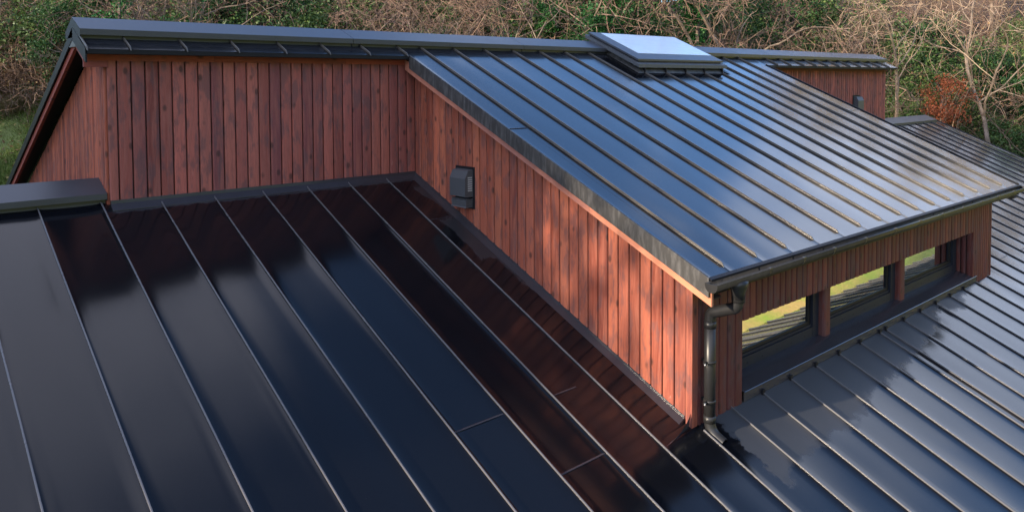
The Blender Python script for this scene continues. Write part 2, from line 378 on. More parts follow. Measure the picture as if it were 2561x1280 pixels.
# lower house walls under the roof (mostly hidden)
mb = MB()
mb.box(-8.7, 17.6, -6.0, 7.5, -5.4, -3.2)
mb.add([(17.61, -6.0, -2.66), (17.61, RY, 0.05), (17.61, 7.5, -3.2), (17.61, 7.5, -5.4), (17.61, -6.0, -5.4)], [(0, 1, 2, 3, 4)])
mb.add([(-8.71, -6.0, -2.66), (-8.71, RY, 0.05), (-8.71, 7.5, -3.2), (-8.71, 7.5, -5.4), (-8.71, -6.0, -5.4)], [(4, 3, 2, 1, 0)])
mb.box(-8.69, 17.59, -5.999, -5.9, -3.2, -2.66)
mb.build('lower_wall', MAT['wood_d'], house)

# ---- cladding
def planks(mb, edges, org, du, out, zlo, zhi, gap=0.0055, dep=0.020, backing=True, seed=1, half_round=False):
    """boards between consecutive edges along du; zlo/zhi are functions of the along-wall distance"""
    rg = random.Random(seed); up = V((0, 0, 1))
    for i in range(len(edges)-1):
        a, b_ = edges[i], edges[i+1]; r = rg.random(); w = b_-a; dj = rg.uniform(-.002, .002)
        g = gap; c = 0.011
        if half_round: prof = [(a+g, -0.012), (a+g, 0.002)] + [(a+g+(w-2*g)*t, 0.002+dep*math.sin(PI*t)**0.6) for t in (.08, .2, .35, .5, .65, .8, .92)] + [(b_-g, 0.002), (b_-g, -0.012)]
        else: prof = [(a+g, -0.012), (a+g, dep-c+dj), (a+g+c*.35, dep-c*.3+dj), (a+g+c, dep+dj), ((a+b_)/2, dep+0.0025+dj), (b_-g-c, dep+dj), (b_-g-c*.35, dep-c*.3+dj), (b_-g, dep-c+dj), (b_-g, -0.012)]
        vs = []
        for zf in (zlo, zhi): vs += [tuple(org + du*p + out*q + up*zf(p)) for p, q in prof]
        n = len(prof); fs = [(k, (k+1) % n, n+(k+1) % n, n+k) for k in range(n)]; fs += [tuple(range(n-1, -1, -1)), tuple(range(n, 2*n))]
        mb.add(vs, fs, r)
def even(a, b_, w, seed=0, jit=0.0):
    rg = random.Random(seed); k = max(1, int(round((b_-a)/w))); e = [a+(b_-a)*i/k for i in range(k+1)]
    return [e[0]]+[x+rg.uniform(-jit, jit) for x in e[1:-1]]+[e[-1]]
# left gable wall front (the wall above the lower roof, facing the camera side)
def backing(name_parent, vs):
    mb = MB(); mb.add(vs, [tuple(range(len(vs)))]); mb.build('dark_backing', MAT['black'], name_parent)
mb = MB(); planks(mb, [GX0-0.004]+even(GX0+0.085, -0.004, 0.1303, 1, .001), V((0, 0, 0)), V((1, 0, 0)), V((0, -1, 0)), lambda t: 0.02, lambda t: 1.425, seed=3)
w_in = mb.build('upper_front_wall', MAT['wood_b'], house, 'dull red boarded wall below the short eave, facing the camera')
backing(w_in, [(GX0, 0.012, -0.05), (0.02, 0.012, -0.05), (0.02, 0.012, 1.5), (GX0, 0.012, 1.5)])
# flashing at the foot of that wall
mb = MB(); mb.sweep([(0.0, 0.055), (-0.028, 0.055), (-0.034, 0.022), (-0.10, 0.006-0.043), (-0.10, 0.001-0.043), (0.0, 0.0)], [(V((GX0, 0, 0)), V((0, 1, 0)), V((0, 0, 1))), (V((-0.02, 0, 0)), V((0, 1, 0)), V((0, 0, 1)))])
mb.build('base_flashing', MAT['flash'], w_in)
# trim board under the short eave
mb = MB(); x = GX0-0.21
for i, xe in enumerate((-2.55, -1.0, -0.10)):
    mb.box(x+0.001, xe-0.001, -0.034, -0.012, 1.412 if i else 1.412, 1.56, RNG.random()); x = xe
mb.build('trim_board', MAT['trim'], house, 'horizontal red trim board under the short eave')
mb = MB(); mb.box(GX0-0.205, GX0+0.002, -0.036, -0.006, 1.352, 1.411, .4); mb.build('trim_return', MAT['trim'], house)
# side wall of the raised part, X = 0
mb = MB(); eds = even(0.022, D-0.045, 0.1303, 4, .0015)
planks(mb, eds, V((0, 0, 0)), V((0, -1, 0)), V((-1, 0, 0)), lambda t: zm(-t)+0.028, lambda t: zu(-t)-0.16, seed=8)
w_side = mb.build('side_wall', MAT['wood'], house, 'red boarded side wall of the raised part, partly sunlit')
backing(w_side, [(0.012, 0.0, -0.05), (0.012, -D, zm(-D)), (0.012, -D, zu(-D)), (0.012, 0, zu(0))])
mb = MB(); mb.box(-0.026, 0.055, -D-0.022, -D+0.043, zm(-D)-0.004, zu(-D)-0.12, 0.75); mb.build('corner_board', MAT['wood'], w_side)
mb = MB(); mb.sweep([(0, 0.06), (0.026, 0.055), (0.03, 0.03), (0.10, 0.004), (0.10, 0.001), (0.0, 0.0)], [(V((0, -0.03, zm(-0.03))), V((-1, 0, 0)), V((0, 0, 1))), (V((0, -D+0.06, zm(-D+0.06))), V((-1, 0, 0)), V((0, 0, 1)))])
mb.build('base_flashing', MAT['flash'], w_side)
# curled flashing tongue at the corner foot
mb = MB(); prev = []
for i in range(13):
    t = i/12; y = -D-0.01-0.05*t; xx = -0.03-0.44*t**1.15; zz_ = zm(y)+0.13*(1-t)**2.6+0.004
    prev.append((xx, y, zz_))
vs = []
for p in prev: vs += [(p[0], p[1], p[2]), (p[0]+0.002, p[1]+0.012, zm(p[1]+0.012)+0.001)]
mb.add(vs, [(2*i, 2*i+1, 2*i+3, 2*i+2) for i in range(12)], 0, True)
mb.build('flashing_tongue', MAT['flash'], house)
# front wall of the raised part
OX0, OX1, OZ = 0.788, 7.03, -1.07
mb = MB(); fo = V((0, -D, 0)); dx = V((1, 0, 0)); oy = V((0, -1, 0))
zt = lambda t: zu(-D)-0.05; zb = lambda t: zm(-D)-0.01
e1 = [0.057] + even(0.13, OX0, 0.1316, 5, .002)
planks(mb, e1, fo, dx, oy, zb, zt, seed=11)
e2 = even(OX0, OX1, 0.112, 6, .012); planks(mb, e2, fo, dx, oy, lambda t: OZ, zt, seed=12)
planks(mb, even(OX1, 7.79, 0.085, 7, .010), fo, dx, oy, zb, zt, seed=13)
w_front = mb.build('window_wall', MAT['wood_d'], house, 'red boarded front wall in a shade-darkened tone around the strip of windows')
backing(w_front, [(0.02, -D+0.012, zm(-D)), (OX0, -D+0.012, zm(-D)), (OX0, -D+0.012, zt(0)), (0.02, -D+0.012, zt(0))])
mb = MB(); mb.box(OX0, OX1, -D+0.0, -4.0, OZ+0.004, zt(0)); mb.box(OX1+.03, 7.79, -D+0.012, -4.0, zb(0), zt(0)); mb.build('wall_core', MAT['black'], w_front)
mb = MB(); planks(mb, [0, 0.08, 0.155, 0.225], V((OX1, -4.02, 0)), V((0, -1, 0)), V((-1, 0, 0)), lambda t: -1.80, lambda t: OZ, seed=21, dep=0.006)
mb.build('window_reveal', MAT['wood_d'], w_front)
mb = MB(); mb.box(7.79, 7.83, -D-0.021, -D+0.05, zb(0), zt(0), .6); mb.build('corner_board', MAT['wood_d'], w_front)
# far side of the raised part
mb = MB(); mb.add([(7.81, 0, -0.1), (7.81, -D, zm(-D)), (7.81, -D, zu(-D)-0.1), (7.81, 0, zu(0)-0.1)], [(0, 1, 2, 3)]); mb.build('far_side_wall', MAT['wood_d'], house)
# upper wall beyond the raised part
mb = MB(); planks(mb, even(7.83, GX1, 0.105, 9, .012), V((0, 0, 0)), V((1, 0, 0)), V((0, -1, 0)), lambda t: -0.01, lambda t: 1.43, seed=31, gap=0.009)
w_far = mb.build('far_upper_wall', MAT['wood_b'], house, 'distant strip of dull red boards right of the raised roof')
backing(w_far, [(7.83, 0.012, -0.05), (GX1, 0.012, -0.05), (GX1, 0.012, 1.5), (7.83, 0.012, 1.5)])
mb = MB(); mb.box(7.85, GX1+0.1, -0.034, -0.012, 1.40, 1.53, .3); mb.build('trim_board', MAT['wood_d'], w_far)
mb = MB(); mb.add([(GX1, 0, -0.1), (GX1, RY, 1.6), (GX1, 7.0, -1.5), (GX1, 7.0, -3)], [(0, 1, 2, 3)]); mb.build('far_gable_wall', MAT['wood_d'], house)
# gable wall on the left (faces -X)
mb = MB(); zg = lambda t: 1.735-0.4515*t-0.02
planks(mb, even(0.02, 7.2, 0.062, 10, .008), V((GX0, 0, 0)), V((0, 1, 0)), V((-1, 0, 0)), lambda t: 0.1-0.46*t-0.1, lambda t: min(zg(t), 1.50 + 0.45*t - 0.02), gap=0.0035, dep=0.024, seed=41)
w_gab = mb.build('gable_wall', MAT['wood'], house, 'narrow vertical red boards on the left gable')
backing(w_gab, [(GX0+0.012, 0.0, -0.1), (GX0+0.012, 7.2, -3.3), (GX0+0.012, 7.2, -1.55), (GX0+0.012, 0.3, 1.62), (GX0+0.012, 0.0, 1.5)])

# ---- upper roof
ur = MB()
us_short = [-0.23-0.53*k for k in range(7)]
ux = [XL]+[0.124+0.53*k for k in range(0, 15)]+[XR]
for i in range(len(ux)-1): pan_surface(ur, ux[i], ux[i+1], ylist(-EAVE, 0.30, 0.35), zu, i*17+3, 0.0018)
sx = [-3.80]+sorted(us_short[1:])+[XL-0.001]
for i in range(len(sx)-1): pan_surface(ur, sx[i], sx[i+1], ylist(-0.19, 0.30, 0.25), zu, i*19+4, 0.001)
fx = [XR+0.001]+[8.55+0.53*k for k in range(11)]+[14.33]
for i in range(len(fx)-1): pan_surface(ur, fx[i], fx[i+1], ylist(-0.25, 0.30, 0.25), zu, i*23+4, 0.001)
bk = [-3.80+0.53*k for k in range(34)]+[14.33]
zback = lambda y: zu(RY)-0.45*(y-RY)
for i in range(len(bk)-1): pan_surface(ur, bk[i], bk[i+1], ylist(0.32, 7.5, 1.2), zback, i*29+4, 0.002)
upper_roof = ur.build('upper_roof', MAT['roof_up'], house, 'glossy raised roof reflecting blue sky')
for x in ux[1:-1]:
    top = 0.2
    if 3.7 < x < 6.05: top = -0.63
    seam_mesh(x, -EAVE+0.09, top, zu, upper_roof, h=0.030, wd=0.014)
for x in us_short: seam_mesh(x, -0.17, 0.2, zu, upper_roof, h=0.03, wd=0.012)
for x in fx[1:-1]: seam_mesh(x, -0.23, 0.2, zu, upper_roof, h=0.03, wd=0.014)
seam_mesh(-3.79, -0.185, 0.2, zu, upper_roof, h=0.03, wd=0.014)
for xa, xb, y in ((-0.19, 0.11, -2.04), (7.58, 8.07, -2.1)): lap(xa, xb, y, lambda t: zu(t)+0.002, upper_roof)
# thickness (underside) of short eaves
mb = MB()
ud = lambda y, o: zu(y)+o
def eave_box(mb, x0, x1, ye):
    mb.sweep([(ye, zu(ye)-0.003), (ye, zu(ye)-0.045), (ye+0.012, zu(ye)-0.05), (ye+0.012, zu(ye)-0.03), (0.0, zu(0)-0.08), (0.28, zu(0.28)-0.08), (0.28, zu(0.28)-0.006)], [(V((x0, 0, 0)), V((0, 1, 0)), V((0, 0, 1))), (V((x1, 0, 0)), V((0, 1, 0)), V((0, 0, 1)))])
eave_box(mb, -3.795, XL-0.003, -0.19); mb.build('eave_trim', MAT['dark'], upper_roof)
mb = MB(); eave_box(mb, XR+0.004, 14.325, -0.25)
mb.build('eave_trim', MAT['dark'], upper_roof)
# ridge caps (separate lengths)
cap_x = [(-3.80, -0.878), (-0.872, 1.90), (1.906, 3.74)]
for a, b_ in cap_x: rc = ridge_cap(a, b_, zu, upper_roof); 
mb = MB()
closed_end(-3.80, zu(0), upper_roof, 1)
for a, b_ in ((6.02, 8.72), (8.726, 11.7), (11.706, 14.33)): ridge_cap(a, b_, zu, upper_roof, -0.01)
# left verge fascia of raised roof
def yz_sweep(mb, x0, x1, ya, yb, zf, lo, hi, r=0.0):
    vs = [(x0, ya, zf(ya)+lo), (x0, ya, zf(ya)+hi), (x0, yb, zf(yb)+hi), (x0, yb, zf(yb)+lo), (x1, ya, zf(ya)+lo), (x1, ya, zf(ya)+hi), (x1, yb, zf(yb)+hi), (x1, yb, zf(yb)+lo)]
    mb.add(vs, [(0, 1, 2, 3), (7, 6, 5, 4), (0, 4, 5, 1), (3, 2, 6, 7), (1, 5, 6, 2), (0, 3, 7, 4)], r)
mb = MB(); yz_sweep(mb, XL-0.004, XL+0.016, -EAVE-0.01, -2.045, zu, -0.162, 0.006); yz_sweep(mb, XL-0.003, XL+0.016, -2.043, -0.18, zu, -0.162, 0.005)
mb.build('verge_fascia', MAT['fascia'], upper_roof, 'black streaked fascia along the left verge')
mb = MB(); yz_sweep(mb, XR-0.01, XR+0.01, -EAVE-0.01, -0.25, zu, -0.16, 0.02); mb.build('verge_fascia', MAT['dark'], upper_roof)
mb = MB()
for i, (a, b_) in enumerate(((-EAVE-0.02, -3.2), (-3.199, -1.15), (-1.148, -0.05))): yz_sweep(mb, XL+0.022, XL+0.05, a, b_, zu, -0.235, -0.10, i*.4)
mb.build('verge_board', MAT['verge'], upper_roof, 'pale red board under the verge fascia')
mb = MB(); yz_sweep(mb, XL+0.05, -0.005, -EAVE, -0.03, zu, -0.20, -0.19); yz_sweep(mb, 7.8, XR-.02, -EAVE, -0.03, zu, -0.20, -0.19)
mb.add([(XL, -EAVE+.02, zu(-EAVE)-.1), (XR, -EAVE+.02, zu(-EAVE)-.1), (XR, -D, zu(-D)-.1), (XL, -D, zu(-D)-.1)], [(0, 1, 2, 3)])
mb.build('soffit', MAT['soffit'], upper_roof)
# rake of the back slope at the left gable
mb = MB(); yz_sweep(mb, -3.80, -3.785, RY, 7.5, zback, -0.10, 0.006)
vs_y = -0.19
yz_sweep(mb, -3.802, -3.787, -0.19, RY, zu, -0.13, 0.004)
mb.build('rake_fascia', MAT['dark'], upper_roof, 'black edge running down the left gable')
mb = MB(); yz_sweep(mb, -3.775, -3.745, RY+0.03, 7.5, zback, -0.175, -0.09, .3); yz_sweep(mb, -3.775, -3.745, -0.03, RY+0.03, zu, -0.20, -0.09, .8)
mb.build('rake_board', MAT['trim'], upper_roof, 'red board under the black rake')
mb = MB(); yz_sweep(mb, -3.745, GX0+0.01, RY+0.0, 7.5, zback, -0.05, -0.045); yz_sweep(mb, -3.745, GX0, 0.0, RY, zu, -0.06, -0.05); mb.build('soffit', MAT['soffit'], upper_roof)

# ---- gutter
gut = thing_parent = MB()
def halfround(mb, x0, x1, yc, zc, r=0.058, t=0.004):
    prof = [(-r, 0.012)] + [(-r*math.cos(a), -r*math.sin(a)) for a in [PI*k/10 for k in range(11)]] + [(r, 0.016)]
    inner = [((p[0])*(r-t)/r, p[1]*(r-t)/r+0.001) for p in reversed(prof)]
    mb.sweep(prof+inner, [(V((x0, yc, zc)), V((0, 1, 0)), V((0, 0, 1))), (V((x1, yc, zc)), V((0, 1, 0)), V((0, 0, 1)))], smooth=True)
GY, GZ = -4.622, -0.475
halfround(gut, -0.262, 8.12, GY, GZ)
gut.tube([(-0.262, GY-0.058, GZ+0.014), (8.12, GY-0.058, GZ+0.014)], 0.008, 6)
gutter = gut.build('gutter', MAT['pvc'], house, 'black half round gutter along the raised eave')
def disc(mb, x, yc, zc, r):
    vs = [(x, yc-r, zc+0.012)]+[(x, yc-r*math.cos(PI*k/10), zc-r*math.sin(PI*k/10)) for k in range(11)]+[(x, yc+r, zc+.016)]
    n = len(vs); vs2 = [(p[0]+0.006, p[1], p[2]) for p in vs]
    mb.add(vs+vs2, [tuple(range(n)), tuple(range(2*n-1, n-1, -1))]+[(i, (i+1) % n, n+(i+1) % n, n+i) for i in range(n)])
for x in (-0.268, 8.12): mb = MB(); disc(mb, x, GY, GZ, 0.060); mb.build('end_cap', MAT['pvc'], gutter)
for i, x in enumerate([0.55, 1.15, 1.75, 2.45, 3.2, 3.9, 4.6, 5.3, 6.0, 6.7, 7.4, 7.95]):
    mb = MB()
    pts = [(x, GY-0.064*math.cos(a), GZ-0.064*math.sin(a)) for a in [PI*k/8 for k in range(9)]]
    for p, q in zip(pts[:-1], pts[1:]):
        mb.add([(x-.012, p[1], p[2]), (x+.012, p[1], p[2]), (x+.012, q[1], q[2]), (x-.012, q[1], q[2])], [(0, 1, 2, 3)])
    mb.box(x-.02, x+.02, GY-0.07, GY-0.045, GZ+0.012, GZ+0.026)
    mb.box(x-.012, x+.012, GY+0.05, GY+.075, GZ-0.03, GZ+0.03)
    mb.build('gutter_bracket', MAT['pvc'], gutter)
mb = MB(); mb.sweep([(0, 0), (-0.035, -0.012), (-0.035, -0.03), (-0.028, -0.03), (-0.028, -0.016), (0, -0.006)], [(V((XL, -EAVE, zu(-EAVE)+.002)), V((0, 1, 0)), V((0, 0, 1))), (V((XR, -EAVE, zu(-EAVE)+.002)), V((0, 1, 0)), V((0, 0, 1)))])
mb.box(XL+.01, XR-.01, -EAVE+0.005, -EAVE+0.02, zu(-EAVE)-0.16, zu(-EAVE)-0.004)
mb.build('eave_drip', MAT['dark'], upper_roof)
# ---- downpipe
PX, PYW = 0.133, -4.345
mb = MB()
arc = []
def bez(p0, p1, p2, p3, n=10): return [tuple(V(p0)*(1-t)**3 + V(p1)*3*t*(1-t)**2 + V(p2)*3*t*t*(1-t) + V(p3)*t**3) for t in [i/n for i in range(n+1)]]
neck = bez((PX, GY, -0.62), (PX, GY, -0.77), (PX, GY+0.03, -0.735), (PX, (GY+PYW)/2, -0.785), 9) + bez((PX, (GY+PYW)/2, -0.785), (PX, PYW-0.03, -0.835), (PX, PYW, -0.80), (PX, PYW, -0.93), 9)[1:]
mb.tube(neck, 0.050, 14, smooth=True)
mb.tube([(PX, PYW, -0.90), (PX, PYW, -1.79)], 0.050, 16)
shoe = bez((PX, PYW, -1.77), (PX, PYW, -1.88), (PX, PYW-0.03, -1.915), (PX, PYW-0.15, -1.955), 8)
mb.tube(shoe, [0.050]*8+[0.048], 14, caps=False)
dp = mb.build('downpipe', MAT['pvc'], house, 'black downpipe with swan neck at the corner')
mb = MB(); mb.tube([(PX, GY, -0.50), (PX, GY, -0.545), (PX, GY, -0.60), (PX, GY, -0.66)], [0.085, 0.08, 0.058, 0.056], 14)
mb.build('gutter_outlet', MAT['pvc'], dp)
for z in (-0.655, -0.94, -1.78):
    mb = MB(); y = GY if z > -0.7 else PYW
    mb.tube([(PX, y, z-0.03), (PX, y, z+0.03)], 0.0555, 16); mb.build('pipe_socket', MAT['pvc'], dp)
for z in (-1.27, -1.62):
    mb = MB(); mb.tube([(PX, PYW, z-0.011), (PX, PYW, z+0.011)], 0.056, 16)
    mb.box(PX-0.10, PX-0.05, PYW-0.012, PYW+0.0, z-0.012, z+0.012)
    mb.box(PX-0.012, PX+0.012, PYW+0.05, -D-0.01, z-0.012, z+0.012)
    c = mb.build('pipe_clamp', MAT['pvc'], dp)
    mb = MB(); mb.tube([(PX-0.115, PYW-0.028, z), (PX-0.075, PYW-0.006, z)], 0.006, 6); mb.build('clamp_screw', MAT['steel'], c)

# ---- windows
posts = [(2.71, 2.87), (4.79, 4.95)]
for a, b_ in posts:
    mb = MB(); mb.sweep([(a, 0), (a+.01, -0.02), (a+.03, -.026), (b_-.03, -.026), (b_-.01, -.02), (b_, 0), (b_, .12), (a, .12)], [(V((0, -4.09, -1.70)), V((1, 0, 0)), V((0, 1, 0))), (V((0, -4.09, OZ+0.01)), V((1, 0, 0)), V((0, 1, 0)))], r=.3)
    mb.build('window_post', MAT['wood_d'], w_front)
wins = [(OX0+0.002, 2.71), (2.87, 4.79), (4.95, 7.005)]
for k, (a, b_) in enumerate(wins):
    y0 = -4.045
    mb = MB()
    zs, zg0, ztp = -1.70, -1.545, OZ-0.0
    mb.box(a, b_, y0, y0+0.08, zs, zg0-0.03)                # bottom rail
    mb.box(a, b_, y0+0.018, y0+0.08, zg0-0.03, zg0)        # step
    mb.box(b_-0.13, b_, y0-0.003, y0+0.082, zs+0.001, ztp)   # right stile
    mb.box(a, a+0.09, y0-0.003, y0+0.082, zs+0.001, ztp)
    mb.box(a, b_, y0+0.003, y0+0.078, ztp-0.05, ztp+0.08)
    wn = mb.build('window', MAT['alu'], w_front, ['window nearest the downpipe', 'middle window of the strip', 'window at the right end of the strip'][k])
    mb = MB(); sa = (a+0.092, b_-0.132, y0+0.028, y0+0.06)
    mb.box(sa[0], sa[1], sa[2], sa[3], zg0+0.002, zg0+0.035); mb.box(sa[1]-0.05, sa[1], sa[2]+.001, sa[3]-.001, zg0+0.036, ztp-.05); mb.box(sa[0], sa[0]+.03, sa[2]+.001, sa[3]-.001, zg0+0.036, ztp-.05)
    mb.build('sash', MAT['dark'], wn)
    mb = MB(); mb.box(sa[0]+.02, sa[1]-.03, sa[2]+0.014, sa[2]+0.02, zg0+0.02, ztp-.03)
    mb.build('glass_pane', MAT['glass'], wn)
    mb = MB(); mb.add([(a, y0+0.22, zs), (b_, y0+0.22, zs), (b_, y0+0.22, ztp+0.1), (a, y0+0.22, ztp+0.1)], [(0, 1, 2, 3)]); mb.build('blind', MAT['blind'], wn)
    mb = MB(); x = a+0.15
    while x < b_-0.1: mb.box(x-.006, x+.006, y0-0.006, y0, zs+0.055, zs+0.063); x += 0.29
    mb.build('screw_row', MAT['black'], wn)
mb = MB(); mb.box(OX0, OX1, -3.70, -3.68, -1.9, -0.6); mb.build('room_back', MAT['black'], w_front)
# sill
mb = MB(); sb, sf = V((0, -4.04, -1.685)), V((0, -4.275, -1.752))
for a, b_ in ((0.80, 4.05), (4.054, 7.17)):
    path = [(V((a, 0, 0)), V((0, 1, 0)), V((0, 0, 1))), (V((b_, 0, 0)), V((0, 1, 0)), V((0, 0, 1)))]
    mb.sweep([(sb.y, sb.z), (-4.15, -1.706), (sf.y, sf.z), (sf.y-.002, zm(-4.28)+0.012), (sf.y+.006, zm(-4.28)+0.012), (sf.y+.006, sf.z-.006), (sb.y, sb.z-.008)], path)
    mb.sweep([(sf.y, sf.z), (sf.y-0.006, sf.z+0.006), (sf.y-.012, sf.z), (sf.y-.006, sf.z-.006)], path)
sill = mb.build('window_sill', MAT['flash'], w_front, 'long dark metal sill and apron flashing under the windows')
for x in allx:
    if 0.9 < x < 7.0:
        mb = MB(); mb.box(x-0.02, x+0.02, -4.300, -4.279, zm(-4.29)-0.0, zm(-4.29)+0.055); mb.build('seam_notch', MAT['dark'], sill)

# ---- wall vents
def vent(x_or, parent, facing, label=None):
    """hooded exhaust vent; built facing -u, placed with a mapping fn(u along wall, out, z)"""
    f = facing; mb = MB()
    def P(a, o, z): return f(a, o, z)
    def bx(a0, a1, o0, o1, z0, z1, r=0): mb.box(a0, a1, o0, o1, z0, z1, r, fn=P)
    bx(-0.18, 0.18, 0.021, 0.03, -0.245, 0.245)
    v = mb.build('vent', MAT['dark'], parent, label)
    mb2 = MB(); w_ = 0.148
    prof = [(0.03, -0.10), (0.135, -0.10), (0.145, -0.095), (0.145, 0.115), (0.10, 0.205), (0.03, 0.215)]
    vs = [P(-w_, o, z) for o, z in prof]+[P(w_, o, z) for o, z in prof]; n = 6
    mb2.add(vs, [tuple(range(n)), tuple(range(2*n-1, n-1, -1))]+[(i, (i+1) % n, n+(i+1) % n, n+i) for i in range(n)])
    mb2.build('hood', MAT['hood'], v)
    mb3 = MB()
    for z, o in ((-0.135, 0.12), (-0.165, 0.13)):
        mb3.box(-w_+.004, w_-.004, 0.03, o, z, z+0.012, fn=P)
    pr = [(0.03, -0.205), (0.12, -0.205), (0.135, -0.225), (0.03, -0.225)]
    vs = [P(-w_+.01, o, z) for o, z in pr]+[P(w_-.01, o, z) for o, z in pr]
    mb3.add(vs, [(0, 1, 2, 3), (7, 6, 5, 4)]+[(i, (i+1) % 4, 4+(i+1) % 4, 4+i) for i in range(4)])
    mb3.box(-w_+.01, w_-.01, 0.03, 0.125, -0.20, -0.14, fn=P)
    mb3.build('flap', MAT['hood'], v)
    mb4 = MB()
    for k in range(7): mb4.box(w_, w_+0.004, 0.045, 0.105, -0.03+k*0.025, -0.018+k*0.025, fn=P)
    mb4.build('side_grille', MAT['steel'], v)
    return v
vent(0, w_side, lambda a, o, z: (-o, -1.075-a, -0.045+z), 'dark grey hooded vent on the side wall')
vent(0, w_far, lambda a, o, z: (12.545+a, -o, 0.59+z), 'small grey hooded vent on the far wall')

# ---- rooflight
SKX0, SKX1, SKY0, SKY1 = 3.72, 6.03, -0.62, 0.42
def slope_box(mb, x0, x1, y0, y1, o0, o1, r=0.0):
    """box parallel to the upper roof; o = height above it, measured plumb"""
    sh = 0.40
    vs = []
    for x in (x0, x1):
        for y in (y0, y1):
            for o in (o0, o1): vs.append((x, y+0.0, zu(y)+o))
    mb.add(vs, [(0, 1, 3, 2), (4, 6, 7, 5), (0, 4, 5, 1), (2, 3, 7, 6), (0, 2, 6, 4), (1, 5, 7, 3)], r)
mb = MB(); slope_box(mb, SKX0+.06, SKX1-.04, SKY0+.02, SKY1, 0.0, 0.16)
# filler down to the back slope
mb.box(SKX0+.08, SKX1-.06, 0.2, SKY1+.10, zu(RY)-0.15, zu(0.2)+0.10)
skyl = mb.build('rooflight', MAT['fascia'], upper_roof, 'flat rooflight box straddling the ridge')
mb = MB(); x0, x1 = SKX0+.06, SKX1-.04     # flared skirt
mb.add([(x0, SKY0+.02, zu(SKY0)+.09), (x1, SKY0+.02, zu(SKY0)+.09), (x1+.03, SKY0-.045, zu(SKY0-.045)+.006), (x0-.10, SKY0-.045, zu(SKY0-.045)+.006)], [(3, 2, 1, 0)])
mb.add([(x0, SKY0+.02, zu(SKY0)+.09), (x0, 0.2, zu(.2)+.07), (x0-.03, 0.2, zu(.2)+.004), (x0-.10, SKY0-.045, zu(SKY0-.045)+.006)], [(0, 1, 2, 3)])
mb.add([(x1, SKY0+.02, zu(SKY0)+.09), (x1, 0.2, zu(.2)+.07), (x1+.14, 0.0, zu(0)+.004), (x1+.20, SKY0-.06, zu(SKY0-.06)+.006)], [(3, 2, 1, 0)])
mb.build('skirt_flashing', MAT['fascia'], skyl)
for x in (3.834, 4.364, 4.894, 5.424, 5.954):
    mb = MB(); mb.box(x-.010, x+.010, SKY0-.052, SKY0-.0, zu(SKY0)-0.02, zu(SKY0)+.088); mb.build('skirt_seam', MAT['dark'], skyl)
mb = MB()
slope_box(mb, SKX0-.05, SKX1+.04, SKY0-.06, SKY0-.03, 0.10, 0.155); slope_box(mb, SKX0-.05, SKX0-.02, SKY0-.029, SKY1+.03, 0.10, 0.155)
slope_box(mb, SKX1+.01, SKX1+.04, SKY0-.029, SKY1+.03, 0.10, 0.155); slope_box(mb, SKX0-.019, SKX1+.009, SKY1, SKY1+.03, 0.10, 0.155)
slope_box(mb, SKX0-.018, SKX1+.008, SKY0-.028, SKY1-.002, 0.148, 0.153)
mb.build('curb_ring', MAT['hood'], skyl)
mb = MB(); slope_box(mb, SKX0+.02, SKX1-.03, SKY0+.03, SKY1-.01, 0.154, 0.178); mb.build('gasket', MAT['black'], skyl)
mb = MB(); slope_box(mb, SKX0, SKX1, SKY0, SKY1, 0.178, 0.208)
mb.build('glass_frame', MAT['cap'], skyl)
mb = MB(); slope_box(mb, SKX0+.27, SKX1-.035, SKY0+.22, SKY1-.03, 0.2085, 0.2125); mb.build('glass_pane', MAT['roofglass'], skyl, 'pale rooflight pane')

#@@VEG@@
# ================================================================== GROUND
import numpy as np
F2 = V((math.sin(YAW), math.cos(YAW))); R2 = V((math.cos(YAW), -math.sin(YAW)))
def su(x, y): dx_, dy_ = x-CAM.x, y-CAM.y; return dx_*F2.x+dy_*F2.y, dx_*R2.x+dy_*R2.y
def xy(s, u): return CAM.x+F2.x*s+R2.x*u, CAM.y+F2.y*s+R2.y*u
def lump(x, y): return 0.35*math.sin(x*0.41+1)*math.cos(y*0.37+2)+0.18*math.sin(x*1.1+y*0.7)+0.08*math.sin(x*2.3-y*1.9)
def ground_z(x, y):
    s, u = su(x, y); z = -4.7
    t = s-20.5
    if t > -3: z += 0.45*(math.sqrt(t*t+4)+t)/2 - 0.13*0
    if s > 45: z -= 0.45*(s-45)
    q = (x-8)*0.70-(y+6.5)*0.66
    if q > 3 and y < -3: z += min(0.42*(q-3), 9)*min(1, (-3-y)/4)
    if y < -34: z += 0.5*(-34-y)*min(1, (-34-y)/12)  # far rise behind the camera, added to block low sky light
    return z + lump(x, y)*min(1, max(0, (abs(s-12)-5)/6))
gx = [-60+2.0*i for i in range(96)]; gy = [-100+2.0*i for i in range(101)]
gv = [(x, y, ground_z(x, y)) for y in gy for x in gx]
nx = len(gx); gf = [(j*nx+i, j*nx+i+1, (j+1)*nx+i+1, (j+1)*nx+i) for j in range(len(gy)-1) for i in range(nx-1)]
